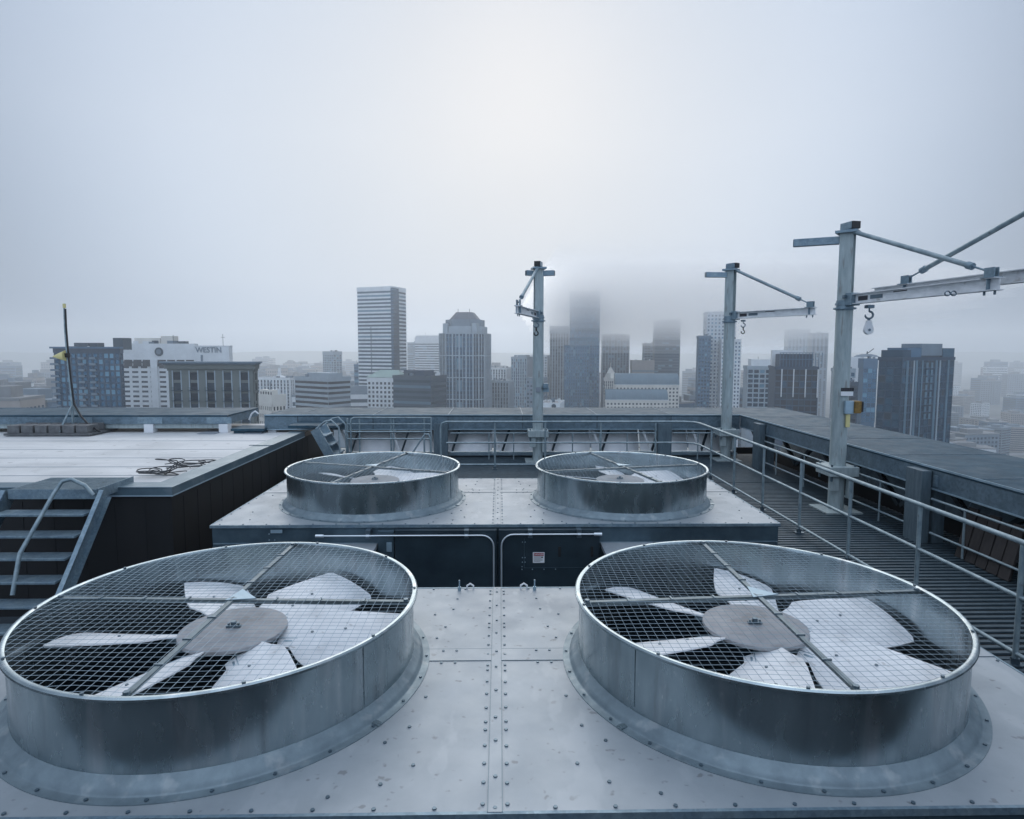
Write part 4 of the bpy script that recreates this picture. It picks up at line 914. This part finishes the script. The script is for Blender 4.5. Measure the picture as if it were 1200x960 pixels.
    for sx in (-1,1):
        MB().box(sx*W*.32-2.2,sx*W*.32+2.2,-W*.46,-W*.2,zt_[3]+.1,zt_[2]+2.5).build('dormer',C_gfr,t)
    # right of tower B
    tower('office_block','pale stone block with close square windows at the foot of the stepped tower',573,596,602,447,600,14,3.4,2.6,.55,.6,'fins',C_gfr,GL_d,budget=60,seed=31)
    tower('apartment_tower','washed out pale slab with vertical ribs above the pale stone block',571,593,600,432,820,12,3.4,3.4,.55,.6,'fins',C_white,GL_s,budget=30)
    tower('office_tower','slim grey blue tower with fine vertical fins left of the middle crane',599,617,624,419,720,20,3.6,2.8,.55,.7,'fins',C_gfr,GL_b,budget=80,ph=[(.1,.9,.2,.8,2.5)],seed=33)
    tower('office_block','pale grid block showing behind the middle crane post',622,641,646,417,900,12,3.6,4,.6,.55,'grid',C_white,GL_s,budget=40)
    tower('office_block','low grey block behind the lower middle crane post',617,636,641,444,560,14,3.5,3,.6,.5,'grid',C_mid,GL_s,budget=30)
    tower('office_tower','grey ribbed tower with blank white cap right of the middle crane',644,666,668,383,760,6,3.7,3.2,.5,.7,'fins',C_gfr,GL_d,budget=90,top_band=8.5,seed=35)
    for o in (): pass
    # low white arched roof building
    t,wL,dR,zt_=tower('pavilion_block','low white roof structure with round vent at the foot of the ribbed tower',634,656,661,474,330,12,3,6,.3,.4,'grid',C_white,GL_d,budget=10,ybot=486)
    MB().tube([(-wL*.3,-.4,zt_-1.1),(-wL*.3,-.8,zt_-1.1)],1.2,16).build('round_vent',C_dk,t)
    # tower C in cloud
    t,wL,dR,zt_=tower('tall_glass_tower','tall blue glass tower with scattered pale panels, top fading into cloud behind the middle crane',667,702,708,343,690,8,3.6,2.6,.84,.86,'grid',C_blue,[GL_b[0],GL_b[1],GL_s[2]],budget=100,top_band=3,seed=41)
    t2,wL2,dR2,z2_=tower('glass_wing','lower blue glass wing with pale flecks attached left of the cloud topped glass tower',661,690,700,405,672,8,3.6,2.4,.84,.86,'grid',C_blue,[GL_b[0],GL_b[1],GL_s[2]],budget=100,top_band=1,seed=42)
    zz=zof(387,690)-ZG
    for k in range(9): MB().box(-wL+6+k*2.5,-wL+7.7+k*2.5,-.75,-.4,zz-1.8,zz+1.8).build('wall_lettering',C_dk,t)
    tower('office_tower','shadowy broad tower dissolving in cloud right of the blue glass tower',706,737,742,392,950,8,3.8,4.5,.6,.6,'fins',C_mid,GL_s,budget=60,seed=43)
    # small pyramid topped tower
    t,wL,dR,zt_=tower('historic_tower','small cream tower with pointed pyramid roof below the shadowy broad tower',708,719,722,444,700,12,3.4,2.2,.5,.7,'fins',C_cream,GL_d,budget=30,top_band=2.5,seed=45)
    MB().add([(-wL,0,zt_+.6),(0,0,zt_+.6),(0,dR,zt_+.6),(-wL,dR,zt_+.6),(-wL/2,dR/2,zt_+12.5)],[(0,1,4),(1,2,4),(2,3,4),(3,0,4),(3,2,1,0)]).build('pyramid_roof',C_cream,t)
    MB().box(-wL*.7,-wL*.3,-.1,dR*.4,zt_+.6,zt_+6).build('gable_dormer',C_cream,t); MB().tube([(-wL/2,dR/2,zt_+12),(-wL/2,dR/2,zt_+16)],.3,5).build('spire',C_cream,t)
    # two barrel roofed blocks
    def barrel(label,xl,xm,xr,y0,y1,D,seed):
        t,wL,dR,zt_=tower('civic_block',label,xl,xm,xr,y1,D,3,3.3,3.0,.5,.5,'grid',C_cream,GL_d,budget=100,top_band=1.2,seed=seed)
        h=zof(y0,D)-zof(y1,D); n=10; v=[];f=[]
        for i in range(n+1):
            a=PI/2*i/n; y=9*(1-math.cos(a)); z=zt_+.6+h*math.sin(a); v+=[(-wL-.3,y,z),(.3,y,z)]
        v+=[(-wL-.3,dR,zt_+.6),(.3,dR,zt_+.6),(-wL-.3,dR,zt_+.6+h),(.3,dR,zt_+.6+h)]
        for i in range(n): f.append((2*i,2*i+1,2*i+3,2*i+2))
        m=2*(n+1); f.append((2*n,2*n+1,m+3,m+2)); f.append((m,m+2,m+3,m+1)); f.append(tuple([2*i for i in range(n+1)]+[m+2,m])); f.append(tuple([2*i+1 for i in range(n+1)]+[m+3,m+1]))
        MB().add(v,f).build('curved_roof',C_roofb,t,smooth=30)
        for k in range(13):
            x=-wL+k*wL/12; mb=MB()
            pts=[(x,9*(1-math.cos(PI/2*i/6))-.05,zt_+.62+h*math.sin(PI/2*i/6)) for i in range(7)]; MB().tube(pts,.14,4).build('roof_rib',C_mid,t)
        MB().box(-wL-.6,.6,-.9,.0,zt_+.3,zt_+.75).build('cornice',C_white,t)
    barrel('cream block with curved blue grey roof, upper and longer of a stepped pair',722,797,800,439,452,545,51)
    barrel('cream block with curved blue grey roof, lower front one of the stepped pair',711,784,786,458,470,505,52)
    tower('office_block','tan brown block with pale strips rising behind the curved roofs',741,767,770,423,800,6,3.8,60,.98,.4,'band',C_tan,GL_s,budget=12,top_band=11,seed=53)
    tower('office_tower','dark slab tower fading into cloud behind the curved roofs',767,797,800,376,850,6,3.8,5,.9,.5,'band',C_dk,GL_s,budget=100,seed=54)
    tower('office_tower','narrow grey slab pressed against the left of the dark cloud topped slab',755,766,769,403,900,8,3.8,5,.8,.5,'grid',C_mid,GL_s,budget=30,seed=55)
    # tower F (three stepped strips)
    tower('stepped_tower','tall central shaft of the pale gridded tower behind the corner crane, top in cloud',828,862,868,366,600,9,3.5,3.2,.5,.5,'grid',C_white,GL_b,budget=100,seed=61)
    tower('stepped_tower_wing','lower blue shoulder on the left of the pale gridded tower',819,833,836,394,590,9,3.5,3.0,.7,.6,'grid',C_blue,GL_b,budget=60,seed=62)
    tower('stepped_tower_wing','lower gridded shoulder on the right of the pale gridded tower',846,869,874,398,585,9,3.5,3.0,.5,.5,'grid',C_white,GL_b,budget=60,seed=63)
    # right group
    tower('apartment_tower','grey glass block with white plant room between the two right cranes',878,913,920,430,430,12,3.3,4.2,.78,.7,'grid',C_gfr,GL_b,budget=100,ph=[(.12,.98,.1,.8,5.2,C_white)],seed=71)
    t,wL,dR,zt_=tower('glass_tower','dark glass tower with louvered crown left of the nearest crane post',911,962,976,431,335,16,3.3,3.1,.86,.78,'grid',C_dkb,[GL_d[0],GL_d[1],GL_s[0]],budget=100,seed=73,top_band=.8)
    MB().box(-wL*.88,-2.5,2,dR*.75,zt_+.1,zt_+7.4).build('crown',C_dkb,t)
    for k in range(14): MB().box(-wL*.88-.3+k*1.62,-wL*.88-.05+k*1.62,1.5,1.95,zt_+.5,zt_+8.2).build('crown_fin',C_blue,t)
    MB().box(-wL*.88-.3,-2.2,1.3,1.5,zt_+4.3,zt_+4.7).box(-wL*.88-.3,-2.2,1.3,1.5,zt_+7.9,zt_+8.2).build('crown_rail',C_blue,t)
    for x in (-wL*.86,-wL*.58,-wL*.30,-.4): MB().box(x,x+.5,-.7,-.3,zt_-16,zt_-.8).build('white_fin',C_white,t)
    MB().box(-wL*.95,-wL*.2,dR*.8,dR*1.05,zt_,zt_+9.5).build('pale_screen_wall',C_white,t)
    tower('office_tower','ghostly pale tower block nearly lost in cloud above the dark glass tower',925,950,956,386,1200,10,3.8,6,.5,.5,'grid',C_gfr,GL_s,budget=20,seed=74)
    tower('office_tower','ghostly tower in cloud just left of the nearest crane post',953,972,978,390,1100,10,3.8,6,.5,.5,'fins',C_mid,GL_s,budget=20,seed=75)
    tower('glass_tower','blue glass tower with fine white floor grid just right of the nearest crane post',984,1006,1014,433,380,18,3.2,2.8,.82,.72,'grid',C_gfr,GL_b,budget=100,seed=76,ph=[(.05,.8,.1,.9,1.6,C_dk)])
    tower('glass_annex','plain dark blue glass annex in front of the white floor gridded tower',1002,1010,1015,449,360,20,3.2,2.4,.86,.84,'grid',C_dkb,GL_b,budget=60,seed=77)
    t,wL,dR,zt_=tower('white_slab','blank white concrete slab wall standing between two blue glass towers',997,1016,1019,418,450,8,mw=C_white,gs=GL_d,solid=True)
    MB().lathe([(0,2.0),(3,2.1),(6.5,1.2),(8.5,0)],20,(4,6,zt_)).build('round_roof_disc',C_mid,t,smooth=40)
    MB().bar((4,6,zt_+2),(8,4,zt_+6),2.2,.5).tube([(4,6,zt_),(4.5,5.8,zt_+4)],.4,6).build('dish_antenna',C_dk,t)
    tower('glass_tower','narrow blue glass tower with flat grey top beside the blank white slab',1016,1032,1039,421,420,16,3.3,3,.9,.80,'grid',C_blue,GL_b,budget=100,top_band=6,seed=78)
    t,wL,dR,zt_=tower('glass_tower','big blue glass tower with vertical pale strips and boxy roof plant at far right',1034,1062,1124,420,262,64,3.2,3.0,.84,.82,'grid',C_dkb,[GL_b[1],GL_b[0],GL_d[1]],budget=100,ybot=540,seed=81,top_band=.8,pier_out=.12)
    for k,q in enumerate((.07,.20,.24,.36,.62,.70,.86)):
        y=dR*q; MB().box(.14,.30,y,y+(.9 if k%2 else 1.6),40,zt_-.8).build('pale_strip',[GL_s[2],C_gfr][k in (1,5)],t)
    for i in range(8):
        for q in (.44,.53): MB().box(.22,.36,dR*q,dR*q+1.5,zt_-4.2-i*3.2,zt_-1.8-i*3.2).build('white_framed_window',GL_s[2],t)
    MB().box(-wL*.95,-.2,.5,dR*.16,zt_+.1,zt_+3.6).build('corner_lantern',GL_b[1],t)
    MB().box(-wL*.9,-.4,dR*.10,dR*.36,zt_+.1,zt_+4.6).build('plant_room',C_blue,t); MB().box(-wL*.9,-.3,dR*.36,dR*.76,zt_+1.2,zt_+6.4).build('plant_room',C_mid,t)
    MB().box(-wL*.8,-1,dR*.30,dR*.8,zt_+.1,zt_+1.19).build('plant_base',C_dk,t); MB().box(-wL*.9,-.02,dR*.76,dR-.1,zt_+.1,zt_+4.5).build('corner_lantern',GL_b[0],t)
    # ---- far and low city
    rnd=random.Random(17)
    styles=[('low_block','pale low-rise block among many in the hazy far district',C_white),('low_block','grey low-rise block among many in the hazy far district',C_mid),('low_block','tan low-rise block among many in the hazy far district',C_tan),('low_block','blue grey low-rise block among many in the hazy far district',C_blue)]
    protos=[]
    for name,lab,m in styles:
        for var in range(2):
            t=thing(name,lab,'building',(0,0,0),0,'low buildings of the hazy far district')
            W_,D_,H_=(30,22,1),( 0,0,0),0
            mb=MB().box(-15,15,0,22,0,40); mb.build('wall',m,t)
            wn=MB()
            for i in range(11):
                if var==0: wn.box(-14.3,14.3,-.12,0,2+i*3.4,3.7+i*3.4).box(15,15.12,.8,21,2+i*3.4,3.7+i*3.4).box(-15.12,-15,.8,21,2+i*3.4,3.7+i*3.4)
                else:
                    for k in range(9): wn.box(-14+k*3.2,-12.3+k*3.2,-.12,0,2+i*3.4,3.8+i*3.4)
                    for k in range(6): wn.box(15,15.12,1.5+k*3.4,3.3+k*3.4,2+i*3.4,3.8+i*3.4).box(-15.12,-15,1.5+k*3.4,3.3+k*3.4,2+i*3.4,3.8+i*3.4)
            wn.build('window_rows',GL_s[0],t); MB().box(-15.2,15.2,-.3,22.2,40,40.8).box(-9,4,5,15,40.8,44).build('roof',C_roof if var else C_mid,t)
            t['windows']=('strip windowed','square windowed')[var]; protos.append([t,False])
    used_labels=set()
    def put(x,y,sx,sy_,h,rz,zone,dist):
        for _try in range(14):
            p=rnd.choice(protos); col=p[0].get('colour') or p[0]['label'].split(' low-rise')[0]; p[0]['colour']=col
            if _try>7: sx=rnd.uniform(.6,1.9)
            shp='tall slim' if h/(30*sx)>3.2 else ('long low' if h/(30*sx)<1.1 else ('broad' if sx>1.35 else 'boxy'))
            lab=f"{shp} {col} {p[0]['windows']} block {dist} {zone}"
            if lab not in used_labels: break
        else: return
        used_labels.add(lab)
        if p[1]:
            q=p[0].copy(); COL.objects.link(q)
            for ch in p[0].children:
                c=ch.copy(); COL.objects.link(c); c.parent=q
        else: q=p[0]; p[1]=True
        q.location=(x,y,ZG); q.rotation_euler=(0,0,rz); q.scale=(sx,sy_,h/40)
        q['label']=lab
    ZL=[(290,345,620,2600,20,418,'left of the strip windowed office',470),(340,425,560,2800,24,424,'above the strip windowed office',462),(571,600,900,2600,5,428,'beside the hipped roof tower',440),(640,720,900,2400,4,428,'near the white capped tower',440),(798,826,650,2500,6,432,'right of the curved roofs',474),(872,900,700,2500,5,430,'right of the corner crane post',460),(1122,1215,480,2600,34,424,'beyond the far right tower',530),(-10,76,420,2600,20,424,'at the far left edge',470)]
    for a,b,d0,d1,n,yt,zone,yb in ZL:
        for k in range(n):
            u=rnd.uniform(a,b); Dd=d0*(d1/d0)**(k/n+rnd.uniform(0,.03)); x=(u-585)/FPX*Dd
            fr=k/max(1,n-1); yv=yb+(yt+3-yb)*min(1,fr*1.15)+rnd.uniform(-5,5); yv=max(yv,yt)
            h=max(9,130+(410-yv)/FPX*Dd)
            dist=('near by' if fr<.22 else ('midway off' if fr<.6 else ('far off' if fr<.85 else 'very faint')))
            if d0<400: h=min(h,60)
            put(x,Dd,rnd.uniform(.6,1.5)*(1.6 if Dd>1500 else 1),rnd.uniform(.7,1.6),h,rnd.choice((0,.15,.5,-.3)),zone,dist)
    for p in protos:
        if not p[1]:
            for ch in list(p[0].children): bpy.data.objects.remove(ch)
            bpy.data.objects.remove(p[0])
# steam plume
t=MB()
# ---- ground and far hills
M_ground=mat('city_ground',(.16,.17,.17),.9,c2=(.05,.065,.06),scale=.012,bump=0)
struct('ground',MB().box(-16000,16000,-400,16000,ZG-2,ZG),M_ground)
M_road=mat('road_surface',(.30,.31,.32),.8,c2=(.22,.23,.24),scale=.05)
mb=MB()
for x in (250,330,): mb.box(x,x+18,100,2500,ZG+.004,ZG+.05)
for y in (300,420,560,760): mb.box(150,900,y,y+16,ZG+.06,ZG+.1)
struct('road',mb,M_road)
mb=MB(); v=[];f=[];rnd=random.Random(4); n=60
for i in range(n+1):
    x=-7000+14000*i/n; h=35+30*math.sin(i*.31)+18*math.sin(i*.83+1)+rnd.uniform(-4,4)
    v+=[(x,4200,ZG-1),(x,4700,ZG+max(20,88+h*.35)),(x,6200,ZG+max(20,88+h*.2)),(x,7500,ZG-1)]
for i in range(n):
    for k in range(3): f.append((4*i+k,4*i+4+k,4*i+5+k,4*i+1+k))
mb.add(v,f); struct('hills',mb,mat('far_hills',(.05,.075,.06),.9,var=.3,scale=.003),smooth=60)

# ================================================================ AIR
def vol(name,dens,col,x0,x1,y0,y1,z0,z1,cat=None,label=None,g=.6):
    m=bpy.data.materials.new(name); m.use_nodes=True; t=m.node_tree; t.nodes.clear()
    o=t.nodes.new('ShaderNodeOutputMaterial'); p=t.nodes.new('ShaderNodeVolumePrincipled'); p.inputs['Density'].default_value=dens; p.inputs['Color'].default_value=(*col,1); p.inputs['Anisotropy'].default_value=g
    t.links.new(p.outputs[0],o.inputs['Volume'])
    ob=MB().box(x0,x1,y0,y1,z0,z1).build(name,m); ob['kind']='stuff'
    if label: ob['label']=label; ob['category']=cat
    return ob
HZ=120
vol('haze',HAZE,HAZEC,-4500,4500,-450,4000,ZG-3,HZ,'haze','pale blue grey haze filling the air over the whole city')
LC='grey low cloud swallowing the tops of the tall towers'
for x0,x1,y0,y1,za,zb,d_,g in CLOUDS:
    vol('haze',d_,FOGC,x0,x1,y0,y1,za+.03,zb-.03,'cloud',LC,g)  # stacked low cloud layers, set inside the haze box and sharing its name
print('windows',nwin,'objects',len(bpy.data.objects))
